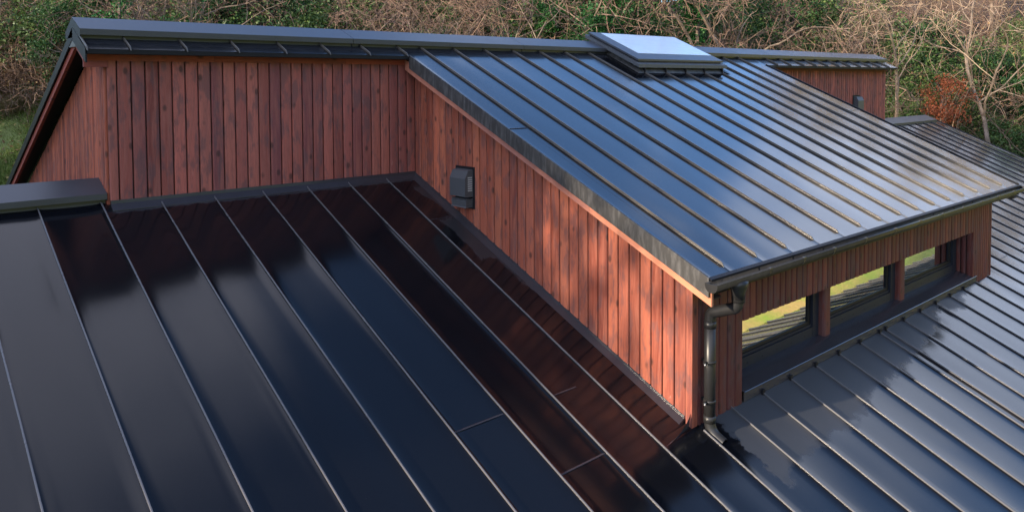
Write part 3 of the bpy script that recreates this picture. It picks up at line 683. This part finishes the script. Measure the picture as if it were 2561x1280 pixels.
# a wide skirt so the sheet reaches the horizon
for (vx, vy) in ((-400, -400), (400, -400), (400, 400), (-400, 400)): pass
mb = MB(); mb.add(gv, gf, 0, True)
x0_, x1_, y0_, y1_ = gx[0], gx[-1], gy[0], gy[-1]; ny = len(gy)
rim = [(i, 0) for i in range(nx)]+[(nx-1, j) for j in range(1, ny)]+[(i, ny-1) for i in range(nx-2, -1, -1)]+[(0, j) for j in range(ny-2, 0, -1)]
o = len(mb.v); cx_, cy_ = (x0_+x1_)/2, (y0_+y1_)/2
for i, j in rim:
    p = mb.v[j*nx+i]; mb.v.append((cx_+(p[0]-cx_)*5, cy_+(p[1]-cy_)*5, p[2]*1.0))
for k in range(len(rim)):
    a = rim[k][1]*nx+rim[k][0]; k2 = (k+1) % len(rim); b_ = rim[k2][1]*nx+rim[k2][0]
    mb.f.append([b_, a, o+k, o+k2]); mb.r.append(0); mb.sm.append(True)
m, n, b = new_mat('grassy_leaf_littered_soil'); co = objco(n)
sp = n.nodes.new('ShaderNodeSeparateXYZ'); n.links.new(co, sp.inputs[0])
gr = mixc(n, ramp(n, noise(n, co, 1.8, 6, 0.6), [(0.35, 0), (0.65, 1)]), (0.07, 0.12, 0.025), (0.17, 0.22, 0.05))
gr = mixc(n, ramp(n, noise(n, co, 22, 4, 0.7), [(0.4, 0), (0.7, 1)]), gr, (0.16, 0.16, 0.06))
br = mixc(n, noise(n, co, 9, 6, 0.7), (0.035, 0.022, 0.013), (0.14, 0.085, 0.05))
ss = math_(n, 'ADD', math_(n, 'MULTIPLY', sp.outputs[0], F2.x), math_(n, 'MULTIPLY', sp.outputs[1], F2.y))
fm = math_(n, 'MULTIPLY', math_(n, 'SUBTRACT', math_(n, 'ADD', ss, math_(n, 'MULTIPLY', noise(n, co, 0.3, 3), 6)), 27), 0.5, clamp=True)
col = mixc(n, fm, gr, br)
bank_m = math_(n, 'MULTIPLY', math_(n, 'MULTIPLY', math_(n, 'SUBTRACT', -7.6, sp.outputs[1]), 0.8, clamp=True), math_(n, 'MULTIPLY', math_(n, 'ADD', sp.outputs[1], 19.0), 0.4, clamp=True))
bank_m = math_(n, 'MULTIPLY', bank_m, math_(n, 'MULTIPLY', math_(n, 'SUBTRACT', sp.outputs[0], 5.0), 0.5, clamp=True))
yel = mixc(n, ramp(n, noise(n, co, 0.55, 5, 0.6), [(0.42, 0), (0.55, 1)]), (0.27, 0.40, 0.04), (0.55, 0.38, 0.12))
col = mixc(n, bank_m, col, yel)
n.links.new(col, b.inputs['Base Color']); b.inputs['Roughness'].default_value = 0.9
bump(n, noise(n, co, 14, 6, 0.7), 0.8, 0.08, b)
g = mb.build('ground', m); g['kind'] = 'structure'

# ================================================================== PLANTS
def mat_leaf(name, stops, rough=0.5, trans=0.25):
    m, n, b = new_mat(name)
    at = n.nodes.new('ShaderNodeAttribute'); at.attribute_name = 'rnd'
    oi = n.nodes.new('ShaderNodeObjectInfo')
    f = math_(n, 'ADD', math_(n, 'MULTIPLY', at.outputs['Fac'], 0.8), math_(n, 'MULTIPLY', oi.outputs['Random'], 0.2))
    c = ramp(n, f, stops); n.links.new(c, b.inputs['Base Color']); b.inputs['Roughness'].default_value = rough; b.inputs['Specular IOR Level'].default_value = 0.25
    tl = n.nodes.new('ShaderNodeBsdfTranslucent'); n.links.new(c, tl.inputs[0])
    mx = n.nodes.new('ShaderNodeMixShader'); mx.inputs[0].default_value = trans
    n.links.new(b.outputs[0], mx.inputs[1]); n.links.new(tl.outputs[0], mx.inputs[2]); n.links.new(mx.outputs[0], n.nodes['Material Output'].inputs[0])
    return m
def mat_bark(name, c1, c2):
    m, n, b = new_mat(name); co = objco(n)
    c = mixc(n, ramp(n, noise(n, co, 4, 5, 0.6), [(0.35, 0), (0.65, 1)]), tuple(c1), tuple(c2))
    moss = ramp(n, noise(n, co, 1.3, 4), [(0.55, 0), (0.7, 1)])
    c = mixc(n, math_(n, 'MULTIPLY', moss, 0.35), c, (0.09, 0.10, 0.03))
    n.links.new(c, b.inputs['Base Color']); b.inputs['Roughness'].default_value = 0.85
    return m
BARK = mat_bark('grey_brown_bark', (0.10, 0.072, 0.052), (0.22, 0.165, 0.125))
TWIG = mat_leaf('brown_twigs', [(0, (0.075, 0.048, 0.036)), (0.5, (0.17, 0.105, 0.078)), (0.8, (0.23, 0.15, 0.11)), (1, (0.36, 0.26, 0.19))], 0.8, 0.0)
PALE = mat_leaf('pale_twigs', [(0, (0.22, 0.15, 0.10)), (1, (0.42, 0.31, 0.22))], 0.8, 0.0)
L_DARK = mat_leaf('dark_evergreen_leaves', [(0, (0.010, 0.030, 0.011)), (0.6, (0.028, 0.080, 0.025)), (1, (0.08, 0.17, 0.05))], 0.55)
L_IVY = mat_leaf('ivy_leaves', [(0, (0.010, 0.045, 0.012)), (0.6, (0.03, 0.12, 0.03)), (1, (0.08, 0.20, 0.05))], 0.55)
L_YEL = mat_leaf('yellow_green_leaves', [(0, (0.12, 0.14, 0.02)), (0.5, (0.34, 0.36, 0.05)), (0.9, (0.52, 0.50, 0.10)), (1, (0.75, 0.70, 0.55))], 0.5, 0.35)  # yellow-green leaf colour, brightened to look sunlit
L_MID = mat_leaf('mid_green_leaves', [(0, (0.025, 0.05, 0.018)), (0.6, (0.075, 0.135, 0.04)), (1, (0.20, 0.25, 0.08))], 0.45)
L_BRN = mat_leaf('withered_brown_leaves', [(0, (0.07, 0.042, 0.026)), (0.5, (0.20, 0.115, 0.06)), (0.8, (0.30, 0.20, 0.09)), (1, (0.14, 0.18, 0.05))], 0.7)
L_GOLD = mat_leaf('golden_leaves', [(0, (0.28, 0.17, 0.04)), (1, (0.70, 0.50, 0.12))], 0.5, 0.35)
L_RUST = mat_leaf('rust_leaves', [(0, (0.20, 0.05, 0.022)), (1, (0.46, 0.15, 0.07))], 0.6, 0.4)
L_GRASS = mat_leaf('grass_blades', [(0, (0.08, 0.14, 0.03)), (0.6, (0.19, 0.26, 0.06)), (1, (0.30, 0.30, 0.13))], 0.6, 0.3)

class NPMesh:
    """fast mesh of many small pieces (numpy)"""
    def __init__(s): s.V = []; s.F = []; s.R = []; s.n = 0
    def quads(s, P, r):      # P: (k,4,3)
        k = len(P); s.V.append(P.reshape(-1, 3)); s.F.append(np.arange(k*4).reshape(k, 4)+s.n); s.R.append(r); s.n += 4*k
    def mesh(s, name, mat):
        Vv = np.concatenate(s.V); Ff = np.concatenate(s.F); Rr = np.concatenate(s.R).astype(np.float32)
        me = bpy.data.meshes.new(name); me.vertices.add(len(Vv)); me.vertices.foreach_set('co', Vv.astype(np.float32).ravel())
        me.loops.add(Ff.size); me.loops.foreach_set('vertex_index', Ff.astype(np.int32).ravel())
        me.polygons.add(len(Ff)); me.polygons.foreach_set('loop_start', np.arange(0, Ff.size, 4, dtype=np.int32))
        me.materials.append(mat); at = me.attributes.new('rnd', 'FLOAT', 'FACE'); at.data.foreach_set('value', Rr)
        me.update(calc_edges=True); me.validate(); return me
def leaves(nm, P, size, rg, rnd=None, up=0.4, aspect=0.55):
    k = len(P); d = rg.normal(size=(k, 3)); d /= np.linalg.norm(d, axis=1)[:, None]
    nrm = rg.normal(size=(k, 3)); nrm[:, 2] += up*2; nrm /= np.linalg.norm(nrm, axis=1)[:, None]
    a = np.cross(d, nrm); a /= (np.linalg.norm(a, axis=1)[:, None]+1e-9); c = np.cross(nrm, a)
    L = size*rg.uniform(0.6, 1.3, (k, 1)); W_ = L*aspect
    q = np.stack([P-a*L*0.5, P-c*W_*0.5+a*L*0.05, P+a*L*0.5, P+c*W_*0.5+a*L*0.05], 1)
    nm.quads(q, rg.random(k) if rnd is None else rnd)
def segs_to_mesh(segs, nm, sides=3, rnd=None):
    A = np.array([s_[0] for s_ in segs], float); B = np.array([s_[1] for s_ in segs], float); r0 = np.array([s_[2] for s_ in segs]); r1 = np.array([s_[3] for s_ in segs]); rr = np.array([s_[4] for s_ in segs])
    t = B-A; t /= (np.linalg.norm(t, axis=1)[:, None]+1e-9); ref = np.where(np.abs(t[:, 2:3]) > 0.9, np.array([[1., 0, 0]]), np.array([[0, 0, 1.]]))
    u = np.cross(t, ref); u /= np.linalg.norm(u, axis=1)[:, None]; v = np.cross(t, u)
    ring = lambda C, r, a: C+(u*math.cos(a)+v*math.sin(a))*r[:, None]
    for k in range(sides):
        a0, a1 = 2*PI*k/sides, 2*PI*(k+1)/sides
        nm.quads(np.stack([ring(A, r0, a0), ring(A, r0, a1), ring(B, r1, a1), ring(B, r1, a0)], 1), rr)
def grow(rg, p, d, L, r, lvl, mx, out, droop=0.0, kids=(9, 6, 5, 4), wander=0.22, spread=0.9, tips=None, seglen=None):
    n = max(2, int(L/(seglen or (0.45 if lvl == 0 else 0.25 if lvl < 3 else 0.18)))); n = min(n, 16)
    st = L/n; val = rg.random(); pts = [p.copy()]; dirs = [d.copy()]
    for i in range(n):
        d = d+rg.normal(size=3)*wander*(0.5 if lvl == 0 else 1)*math.sqrt(st); d[2] += (0.10 if lvl < 2 else 0.03)*st-droop*st*lvl
        d /= np.linalg.norm(d); q = p+d*st
        ra = r*(1-0.75*i/n); rb = r*(1-0.75*(i+1)/n)
        out[0 if lvl < 2 else 1].append((p, q, max(ra, 0.006), max(rb, 0.005), val)); p = q; pts.append(p.copy()); dirs.append(d.copy())
    if tips is not None and lvl >= mx-1: tips.append(p)
    if lvl < mx:
        k = kids[min(lvl, len(kids)-1)]
        for j in range(k):
            f = (0.25 if lvl == 0 else 0.12)+(0.98-(0.25 if lvl == 0 else 0.12))*(j+rg.random())/k; i = min(n-1, int(f*n))
            side = np.cross(dirs[i], rg.normal(size=3)); side /= np.linalg.norm(side)
            nd = dirs[i]*(1-spread*0.55)+side*spread*rg.uniform(0.6, 1.1); nd /= np.linalg.norm(nd)
            grow(rg, pts[i+1] if i+1 <= n else pts[i], nd, L*rg.uniform(0.35, 0.62)*(1.15-0.5*f), max(r*(1-0.75*f)*0.55, 0.008), lvl+1, mx, out, droop, kids, wander, spread, tips)
def bare_tree(seed, h=8.0, r=0.12, lean=(0, 0), kids=(10, 6, 5, 3), mx=4, wander=0.3, stems=1, twig=None, tips=None):
    rg = np.random.default_rng(seed); out = ([], [])
    for k in range(stems):
        d = np.array([lean[0]+rg.normal()*0.12*(stems > 1)*2.2, lean[1]+rg.normal()*0.12*(stems > 1)*2.2, 1.0]); d /= np.linalg.norm(d)
        grow(rg, np.array([rg.normal()*0.1*(stems > 1), rg.normal()*0.1*(stems > 1), -0.3]), d, h*rg.uniform(0.8, 1.05), r, 0, mx, out, 0.0, kids, wander, 0.95, tips)
    a = NPMesh(); segs_to_mesh(out[0], a, 5); b_ = NPMesh(); segs_to_mesh(out[1], b_, 3)
    return a.mesh('trunk', BARK), b_.mesh('crown', twig or TWIG)
def clump_leaves(nm, rg, centres, per, rad, size, flat_=0.75, up=0.4):
    C = np.array(centres); k = len(C)
    P = rg.normal(size=(k*per, 3)); P /= np.linalg.norm(P, axis=1)[:, None]; rr_ = rad*rg.random((k*per, 1))**0.45
    P = P*rr_*np.array([1, 1, flat_]); cl = np.repeat(rg.random(k), per)
    leaves(nm, P+np.repeat(C, per, 0), size, rg, np.clip(cl*0.45+rg.random(k*per)*0.55, 0, 1), up)
def crown_points(rg, k, R, H, z0, hollow=0.55):
    P = rg.normal(size=(k, 3)); P /= np.linalg.norm(P, axis=1)[:, None]; P *= (hollow+(1-hollow)*rg.random((k, 1)))
    P = P*np.array([R, R, H/2]); P += rg.normal(size=(k, 3))*0.15*R; P[:, 2] += z0+H/2; return P
def evergreen(seed, R=1.6, H=4.0, z0=0.6, k=110, per=90, rad=0.42, size=0.10, mat=None):
    rg = np.random.default_rng(seed); C = crown_points(rg, k, R, H, z0)
    segs = []; val = 0.5
    tr = [np.array([0, 0, -0.3])]
    for i in range(6): tr.append(tr[-1]+np.array([rg.normal()*.08, rg.normal()*.08, (H*0.9+z0)/6]))
    for i in range(6): segs.append((tr[i], tr[i+1], 0.11*(1-i/8), 0.11*(1-(i+1)/8), val))
    for c in C[::3]:
        i = int(np.clip((c[2]-z0)/(H*0.9)*5, 0, 5)); mid = (tr[i]+c)/2+rg.normal(size=3)*0.1; segs += [(tr[i], mid, 0.03, 0.02, val), (mid, c, 0.02, 0.01, val)]
    a = NPMesh(); segs_to_mesh(segs, a, 5); b_ = NPMesh(); clump_leaves(b_, rg, C, per, rad, size)
    return a.mesh('trunk', BARK), b_.mesh('crown', mat or L_DARK)
def ivy_tree(seed, h=8.5, mat=None):
    rg = np.random.default_rng(seed); out = ([], [])
    grow(rg, np.array([0, 0, -.3]), np.array([rg.normal()*.05, rg.normal()*.05, 1.]), h, 0.14, 0, 4, out, 0, (9, 6, 5, 3), 0.2, 0.9)
    tr = [s_ for s_ in out[0]]; C = []
    for (p, q, r0, r1, v_) in tr[:]:
        if p[2] < h*0.92 and r0 > 0.035:
            for t in (0.2, 0.6, 0.9): C.append(p+(q-p)*t+rg.normal(size=3)*0.16)
    a = NPMesh(); segs_to_mesh(out[0], a, 5); b_ = NPMesh(); segs_to_mesh(out[1], b_, 3); c_ = NPMesh(); clump_leaves(c_, rg, C, 75, 0.36, 0.095, 0.95)
    return a.mesh('trunk', BARK), b_.mesh('crown', TWIG), c_.mesh('ivy', mat or L_IVY)
def bramble(seed, R=1.5, H=2.0, nst=46, nl=1500, mat=None, size=0.07, twig=None):
    rg = np.random.default_rng(seed); out = ([], []); P = []
    for k in range(nst):
        a = rg.random()*2*PI; rr_ = R*rg.random()**0.6*0.6; p = np.array([math.cos(a)*rr_, math.sin(a)*rr_, -0.1]); d = np.array([rg.normal()*0.5, rg.normal()*0.5, 1.0]); d /= np.linalg.norm(d)
        grow(rg, p, d, H*rg.uniform(0.6, 1.35), 0.016, 2, 4, out, 0.10, (9, 5, 4, 3), 0.75, 0.9)
    S = out[1]; idx = rg.integers(0, len(S), nl); P = np.array([S[i][1] for i in idx])+rg.normal(size=(nl, 3))*0.05
    a = NPMesh(); segs_to_mesh(S[::1], a, 3); b_ = NPMesh(); leaves(b_, P, size, rg)
    return a.mesh('stems', twig or TWIG), b_.mesh('foliage', mat or L_BRN)
def fern(seed, n=11, L=0.9, mat=None):
    rg = np.random.default_rng(seed); nm = NPMesh(); qs = []; rs = []
    for k in range(n):
        a = 2*PI*k/n+rg.normal()*.2; el = rg.uniform(0.7, 1.2); p = np.array([0, 0, 0.]); dirh = np.array([math.cos(a), math.sin(a), 0]); rv = rg.random()
        for i in range(16):
            t = i/16; e = el-1.5*t; d = dirh*math.cos(e)+np.array([0, 0, math.sin(e)]); q = p+d*L/16; s_ = np.cross(d, [0, 0, 1.]); s_ /= np.linalg.norm(s_); w_ = 0.17*L*math.sin(PI*min(1, .12+t*.88))*1.0
            for sg in (1, -1):
                tip = p+s_*sg*w_+d*0.05; qs.append([p, p+d*L/22, tip+d*0.012, tip]); rs.append(rv)
            p = q
    nm.quads(np.array(qs), np.array(rs)); return nm.mesh('fronds', mat or L_MID)

PARTN = {'bare_tree': ('trunk', 'crown'), 'ivy_tree': ('trunk', 'crown', 'ivy'), 'evergreen': ('trunk', 'crown'), 'shrub': ('stems', 'foliage')}
def plant(name, meshes, parts, x, y, label, cat, group=None, sc=1.0, rz=0.0, dz=0.0, scz=None, tilt=(0, 0)):
    t = thing(name, label, cat, (x, y, ground_z(x, y)+dz), group); t.scale = (sc, sc, scz or sc); t.rotation_euler = (tilt[0], tilt[1], rz)
    for me, pn in zip(meshes, parts):
        o = bpy.data.objects.new(pn, me); COL.objects.link(o); o.parent = t
    return t
def at_px(px, s): return xy(s, (px-1280)/1900.4*s)
BT = [bare_tree(100+i, h=hh, r=rr_, stems=st) for i, (hh, rr_, st) in enumerate(((8.5, .12, 1), (7.5, .09, 2), (9.5, .13, 1), (6.5, .07, 3), (8, .10, 2), (7, .08, 3)))]
IV = [ivy_tree(200+i) for i in range(3)]
EV = [evergreen(300, 1.5, 4.2), evergreen(301, 1.9, 3.2, 0.2, 120), evergreen(302, 1.2, 5.5, 0.5, 120), evergreen(303, 1.6, 2.6, 0.1, 100, 90, 0.4, 0.09, L_MID)]
BR = [bramble(400, 1.6, 2.0), bramble(401, 1.3, 2.6, 40, 900), bramble(402, 1.8, 1.4, 50, 2400), bramble(403, 1.5, 1.9, 44, 3600, L_MID, 0.08)]
rg0 = np.random.default_rng(5)
# --- bare trees and others spread over the hillside
spots = []
def free(x, y, dmin):
    for (a, b_, d_) in spots:
        if (a-x)**2+(b_-y)**2 < (0.5*(dmin+d_))**2: return False
    spots.append((x, y, dmin)); return True
BARE_L = 'leafless tree with tangled brown branches on the wooded hillside'
for row, (s0, s1, cnt, kinds) in enumerate(((24.5, 29, 20, 'bbie'), (29, 36, 40, 'bbiebd'), (36, 46, 44, 'beied'), (46, 54, 16, 'bbe'))):
    for k in range(cnt):
        for tr_ in range(12):
            s_ = rg0.uniform(s0, s1); px = rg0.uniform(-300, 2900); x, y = at_px(px, s_)
            if px < 420 and s_ < 31: continue
            if px > 2120 and s_ < 30: continue
            if free(x, y, 1.5): break
        else: continue
        if px > 2100 and s_ > 37: continue
        kd = kinds[int(rg0.integers(len(kinds)))]; sc = rg0.uniform(0.8, 1.25)*(0.72 if px > 2000 else 1.0); rz = rg0.uniform(0, 6.28)
        if kd == 'b': plant('bare_tree', BT[int(rg0.integers(6))], PARTN['bare_tree'], x, y, BARE_L, 'tree', 'bare trees on the hillside', sc, rz)
        elif kd == 'i': plant('ivy_clad_tree', IV[int(rg0.integers(3))], PARTN['ivy_tree'], x, y, 'ivy covered tree with green trunk among the bare trees behind', 'tree', 'ivy clad trees on the hillside', sc, rz)
        elif kd == 'd': plant('bushy_tree', EV[3], PARTN['evergreen'], x, y, 'mid green bushy tree low between the bare trees behind', 'tree', 'bushy trees on the hillside', sc*1.4, rz)
        else: plant('evergreen_tree', EV[int(rg0.integers(3))], PARTN['evergreen'], x, y, 'dark evergreen tree filling a gap between the bare trees', 'tree', 'evergreens on the hillside', sc*1.1, rz)
for k in range(40):
    s_ = rg0.uniform(25, 38); px = rg0.uniform(330, 2750); x, y = at_px(px, s_)
    plant('bramble_thicket', BR[int(rg0.integers(3))], PARTN['shrub'], x, y, 'brown bramble thicket under the trees on the hillside', 'shrub', 'bramble thickets under the trees', rg0.uniform(0.9, 1.5), rg0.uniform(0, 6.28))
for i, (px, s_, k, sc) in enumerate(((560, 31, 2, 1.3), (760, 30.5, 3, 1.7), (850, 32, 0, 1.4), (950, 31, 3, 1.8), (1040, 32.5, 2, 1.3), (1100, 30, 3, 1.6), (1230, 31.5, 0, 1.3), (1300, 30.5, 2, 1.2), (1390, 31, 3, 1.7), (1760, 31, 3, 1.7), (1960, 31.5, 0, 1.3), (2120, 31, 3, 1.6), (620, 33, 0, 1.5), (300, 32, 2, 1.2), (480, 32, 3, 1.8))):
    x, y = at_px(px, s_); plant('leafy_understorey_tree', EV[k], PARTN['evergreen'], x, y, 'leafy green tree showing between bare trunks just behind the ridge', 'tree', 'leafy trees behind the ridge', sc, i*1.1)
# --- left bank
for i, (px, s_, b_, sc) in enumerate(((-60, 31, 2, 1.3), (40, 31.3, 0, 1.3), (110, 31, 1, 1.1), (0, 33, 0, 1.5), (160, 32, 2, 1.4), (80, 33.5, 1, 1.5), (-40, 35, 0, 1.6), (200, 34, 1, 1.5), (60, 36, 0, 1.6), (140, 36, 3, 1.6), (10, 37.5, 3, 1.7), (-80, 33, 1, 1.4))):
    x, y = at_px(px, s_); plant('bramble_thicket', BR[b_], PARTN['shrub'], x, y, 'dry brown bramble thicket on the bank left of the gable', 'shrub', 'dry brambles left of the gable', sc, i*1.3)
def one(name, meshes, kind, px, s_, label, cat, sc=1.0, rz=0.0, scz=None, dz=0.0, tilt=(0, 0)):
    x, y = at_px(px, s_); return plant(name, meshes, PARTN[kind], x, y, label, cat, None, sc, rz, dz, scz, tilt)
one('holly_bush', EV[0], 'evergreen', 165, 30.5, 'dark green holly bush just left of the ridge end', 'bush', 0.95, 1)
one('ivy_clad_tree', ivy_tree(211, 8, mat_leaf('bright_ivy', [(0, (0.01, 0.06, 0.015)), (1, (0.06, 0.22, 0.06))])), 'ivy_tree', 375, 25.5, 'tree thick with bright green ivy above the left roof end', 'tree', 1.0, 2)
one('ivy_clad_tree', IV[1], 'ivy_tree', 455, 26, 'second ivy tree, dark green, right of the brightest one', 'tree', 1.0, 4)
one('evergreen_tree', EV[2], 'evergreen', 690, 26, 'tall narrow green tree behind the left part of the ridge', 'tree', 0.9, 3)
one('evergreen_tree', EV[0], 'evergreen', 1165, 26.5, 'green leafy tree behind the middle of the ridge', 'tree', 0.95, 0.4)
YS = bramble(420, 2.1, 2.5, 60, 9000, L_YEL, 0.085)
one('yellow_green_shrub', YS, 'shrub', 1510, 23.6, 'yellow green shrub in sun-brightened colour left above the rooflight', 'shrub', 1.25, 0.3, 1.9)
one('yellow_green_shrub', YS, 'shrub', 1650, 23.8, 'yellow green shrub dotted white, right above the rooflight', 'shrub', 1.2, 2.3, 1.9)
one('evergreen_bush', EV[3], 'evergreen', 1850, 24.5, 'rounded dark green bush behind the ridge right of the rooflight', 'bush', 0.8, 1.1, 1.55)
one('fir_tree', EV[2], 'evergreen', 2045, 25, 'narrow dark fir behind the far wall roof', 'tree', 0.75, 2.1)
one('bare_tree', bare_tree(150, 9.5, .10, (0.35, 0.1), kids=(9, 5, 4, 2), twig=PALE, stems=1), 'bare_tree', 2560, 22.0, 'pale sunlit bare tree reaching in at the top right corner', 'tree', 1.05, 0.6)
one('bare_tree', bare_tree(151, 8.5, .08, (0.25, -0.25), kids=(6, 4, 4, 2), twig=PALE), 'bare_tree', 2235, 25.0, 'leaning pale trunk with bare twigs right of the far wall', 'tree', 1.0, 4.4)
RU = evergreen(421, 0.95, 1.5, 2.3, 46, 60, 0.32, 0.085, L_RUST)
one('rust_leaved_tree', RU, 'evergreen', 2368, 25.0, 'small tree with rust red leaves right of the far wall', 'tree', 0.85, 0.2, 1.0)
RU2 = bramble(421, 1.1, 1.5, 26, 2600, L_RUST, 0.09)
one('rusty_shrub', RU2, 'shrub', 2262, 23.2, 'low rusty shrub just above the far low ridge cap', 'shrub', 0.9, 1.2, 1.5)
one('sapling_stem', bare_tree(152, 4.6, .045, (0.03, 0.02), kids=(3, 2, 2, 1), mx=3), 'bare_tree', 2538, 22.6, 'thin upright sapling near the right edge of the picture', 'tree', 1.0, 0.1)
for i, (px, s_, k, sc) in enumerate(((2260, 28.5, 3, 1.3), (2330, 29.5, 0, .9), (2410, 29.5, 3, 1.1), (2590, 28, 3, 1.3), (2290, 26, 3, .75), (2640, 26, 3, 1.0), (2480, 27.2, 0, .7), (2420, 26.5, 3, .8), (2500, 25, 3, .8), (2580, 24.5, 3, .9), (2440, 24.2, 3, .55), (2340, 27.5, 3, 1.0), (2250, 27, 3, .9), (2530, 27.5, 1, 1.0), (2620, 26, 0, .8), (2460, 28.5, 3, 1.2))):
    x, y = at_px(px, s_); plant('green_bush', EV[k], PARTN['evergreen'], x, y, 'loose green bush on the slope beyond the far low roof', 'bush', 'green bushes beyond the far low roof', sc, i*.9)
for i, (px, s_, k, sc) in enumerate(((2350, 28, 1, 1.5), (2440, 27.5, 0, 1.5), (2520, 28, 1, 1.5), (2250, 29, 0, 1.6), (2600, 27, 2, 1.6), (2300, 25.5, 0, .8), (2400, 25, 3, .7), (2480, 23.8, 3, .6), (2200, 26, 1, .9), (2560, 23.5, 0, .6), (2330, 24, 3, .6), (2600, 25, 1, .9), (2430, 27, 1, 1.1), (2360, 23.6, 0, .6))):
    x, y = at_px(px, s_); plant('undergrowth_shrub', BR[k], PARTN['shrub'], x, y, 'half withered brown and green shrub beyond the far low roof', 'shrub', 'withered shrubs beyond the far low roof', sc, i*1.7)
FE = fern(500)
for i in range(26):
    px = rg0.uniform(2380, 2640); s_ = rg0.uniform(22.6, 25); x, y = at_px(px, s_)
    f = bpy.data.objects.new('fern', FE); COL.objects.link(f); f.location = (x, y, ground_z(x, y)); f.rotation_euler.z = i; sc = rg0.uniform(.7, 1.2); f.scale = (sc, sc, sc)
    f['label'] = 'green arching fern on the bank at the right edge'; f['category'] = 'fern'; f['group'] = 'ferns at the right edge'
# pampas-like tuft and grass on the left
def tuft(seed, n_, L, spread, mat, wd=0.012):
    rg = np.random.default_rng(seed); qs = []; rs = []
    for k in range(n_):
        a = rg.random()*6.28; e = rg.uniform(0.6, 1.5); p = np.array([rg.normal()*spread, rg.normal()*spread, 0.]); dh = np.array([math.cos(a), math.sin(a), 0]); s_ = np.array([-math.sin(a), math.cos(a), 0])*wd; ll = L*rg.uniform(.5, 1.1); v_ = rg.random()
        for i in range(4):
            ee = e-0.35*i; q = p+(dh*math.cos(ee)+np.array([0, 0, math.sin(ee)]))*ll/4; w0, w1 = 1-i/4.5, 1-(i+1)/4.5; qs.append([p-s_*w0, p+s_*w0, q+s_*w1, q-s_*w1]); rs.append(v_); p = q
    nm = NPMesh(); nm.quads(np.array(qs), np.array(rs)); return nm
x, y = at_px(28, 30.2)
pt = bpy.data.objects.new('grass_tuft', tuft(1, 420, 1.25, 0.12, L_GRASS).mesh('grass_tuft', mat_leaf('dry_grass', [(0, (0.14, 0.12, 0.05)), (1, (0.34, 0.27, 0.15))]))); COL.objects.link(pt)
pt.location = (x, y, ground_z(x, y)); pt['label'] = 'tall dry grass tuft on the bank left of the gable'; pt['category'] = 'grass tuft'
rg = np.random.default_rng(9); nm = NPMesh()
def scatter_blades(nm, K, pxr, sr, hgt, wd):
    px = rg.uniform(*pxr, K); s_ = rg.uniform(*sr, K); P = np.array([(*xy(b_, (a-1280)/1900.4*b_), 0) for a, b_ in zip(px, s_)]); P[:, 2] = [ground_z(p[0], p[1]) for p in P]
    a = rg.random(K)*6.28; s2 = np.stack([np.cos(a), np.sin(a), 0*a], 1)*wd; tip = P+np.stack([rg.normal(size=K)*.5*hgt, rg.normal(size=K)*.5*hgt, hgt*rg.uniform(.5, 1.2, K)], 1)
    nm.quads(np.stack([P-s2, P+s2, tip+s2*.2, tip-s2*.2], 1), rg.random(K))
scatter_blades(nm, 46000, (-150, 300), (20, 33), 0.26, 0.02)
scatter_blades(nm, 16000, (2100, 2700), (20, 29), 0.16, 0.014)
o = bpy.data.objects.new('grass', nm.mesh('grass', L_GRASS)); COL.objects.link(o); o['kind'] = 'stuff'; o['label'] = 'short grass on the banks around the house'; o['category'] = 'grass'
# leaf litter and low growth on the forest floor
nm = NPMesh(); K = 60000; px = rg.uniform(-300, 2900, K); s_ = rg.uniform(23, 46, K)
P = np.array([(*xy(b_, (a-1280)/1900.4*b_), 0) for a, b_ in zip(px, s_)]); P[:, 2] = [ground_z(p[0], p[1])+0.03 for p in P]; P[:, 2] += rg.random(K)**3*0.5
leaves(nm, P, 0.13, rg, np.where(rg.random(K) < 0.35, 1.0, rg.random(K)), 0.8)
o = bpy.data.objects.new('ground_cover', nm.mesh('ground_cover', L_BRN)); COL.objects.link(o); o['kind'] = 'stuff'; o['label'] = 'brown leaf litter and low growth under the trees'; o['category'] = 'ground cover'

# --- trees standing off to the left; their shade falls over most of the house
SH = evergreen(600, 4.2, 12.0, 1.0, 380, 120, 0.95, 0.26, L_MID)
for i, (x, y, sc, sz) in enumerate(((-27, 5.4, 1.0, 1.55), (-34, 6.55, 1.0, 1.75), (-41, 7.7, 1.0, 1.95), (-29, 11.5, 1.05, 1.5), (-27, 18, 1.0, 1.4), (-30, 25, 1.1, 1.35), (-28, 33, 1.1, 1.2), (-33, 8, 1.1, 1.3))):
    t = plant('broad_evergreen_tree', SH, PARTN['evergreen'], x, y, 'broad evergreen tree in the row west of the house', 'tree', 'evergreens west of the house', sc, i*1.1, 0, sz)
# --- tall golden oaks on the slope at the right; only their stems reach into the picture, the roof mirrors their tops
OAK = evergreen(610, 2.0, 6.0, 4.6, 90, 70, 0.6, 0.13, L_GOLD)
for i, (px, s_, sc) in enumerate(((2190, 34, 1.0), (2330, 36, 1.05), (2480, 34.5, 0.95), (2640, 33, 0.95), (2850, 31, .9))):
    x, y = at_px(px, s_); plant('golden_oak', OAK, PARTN['evergreen'], x, y, 'tall golden leaved oak high on the slope at the right', 'tree', 'golden oaks on the right slope', sc, i*1.9)
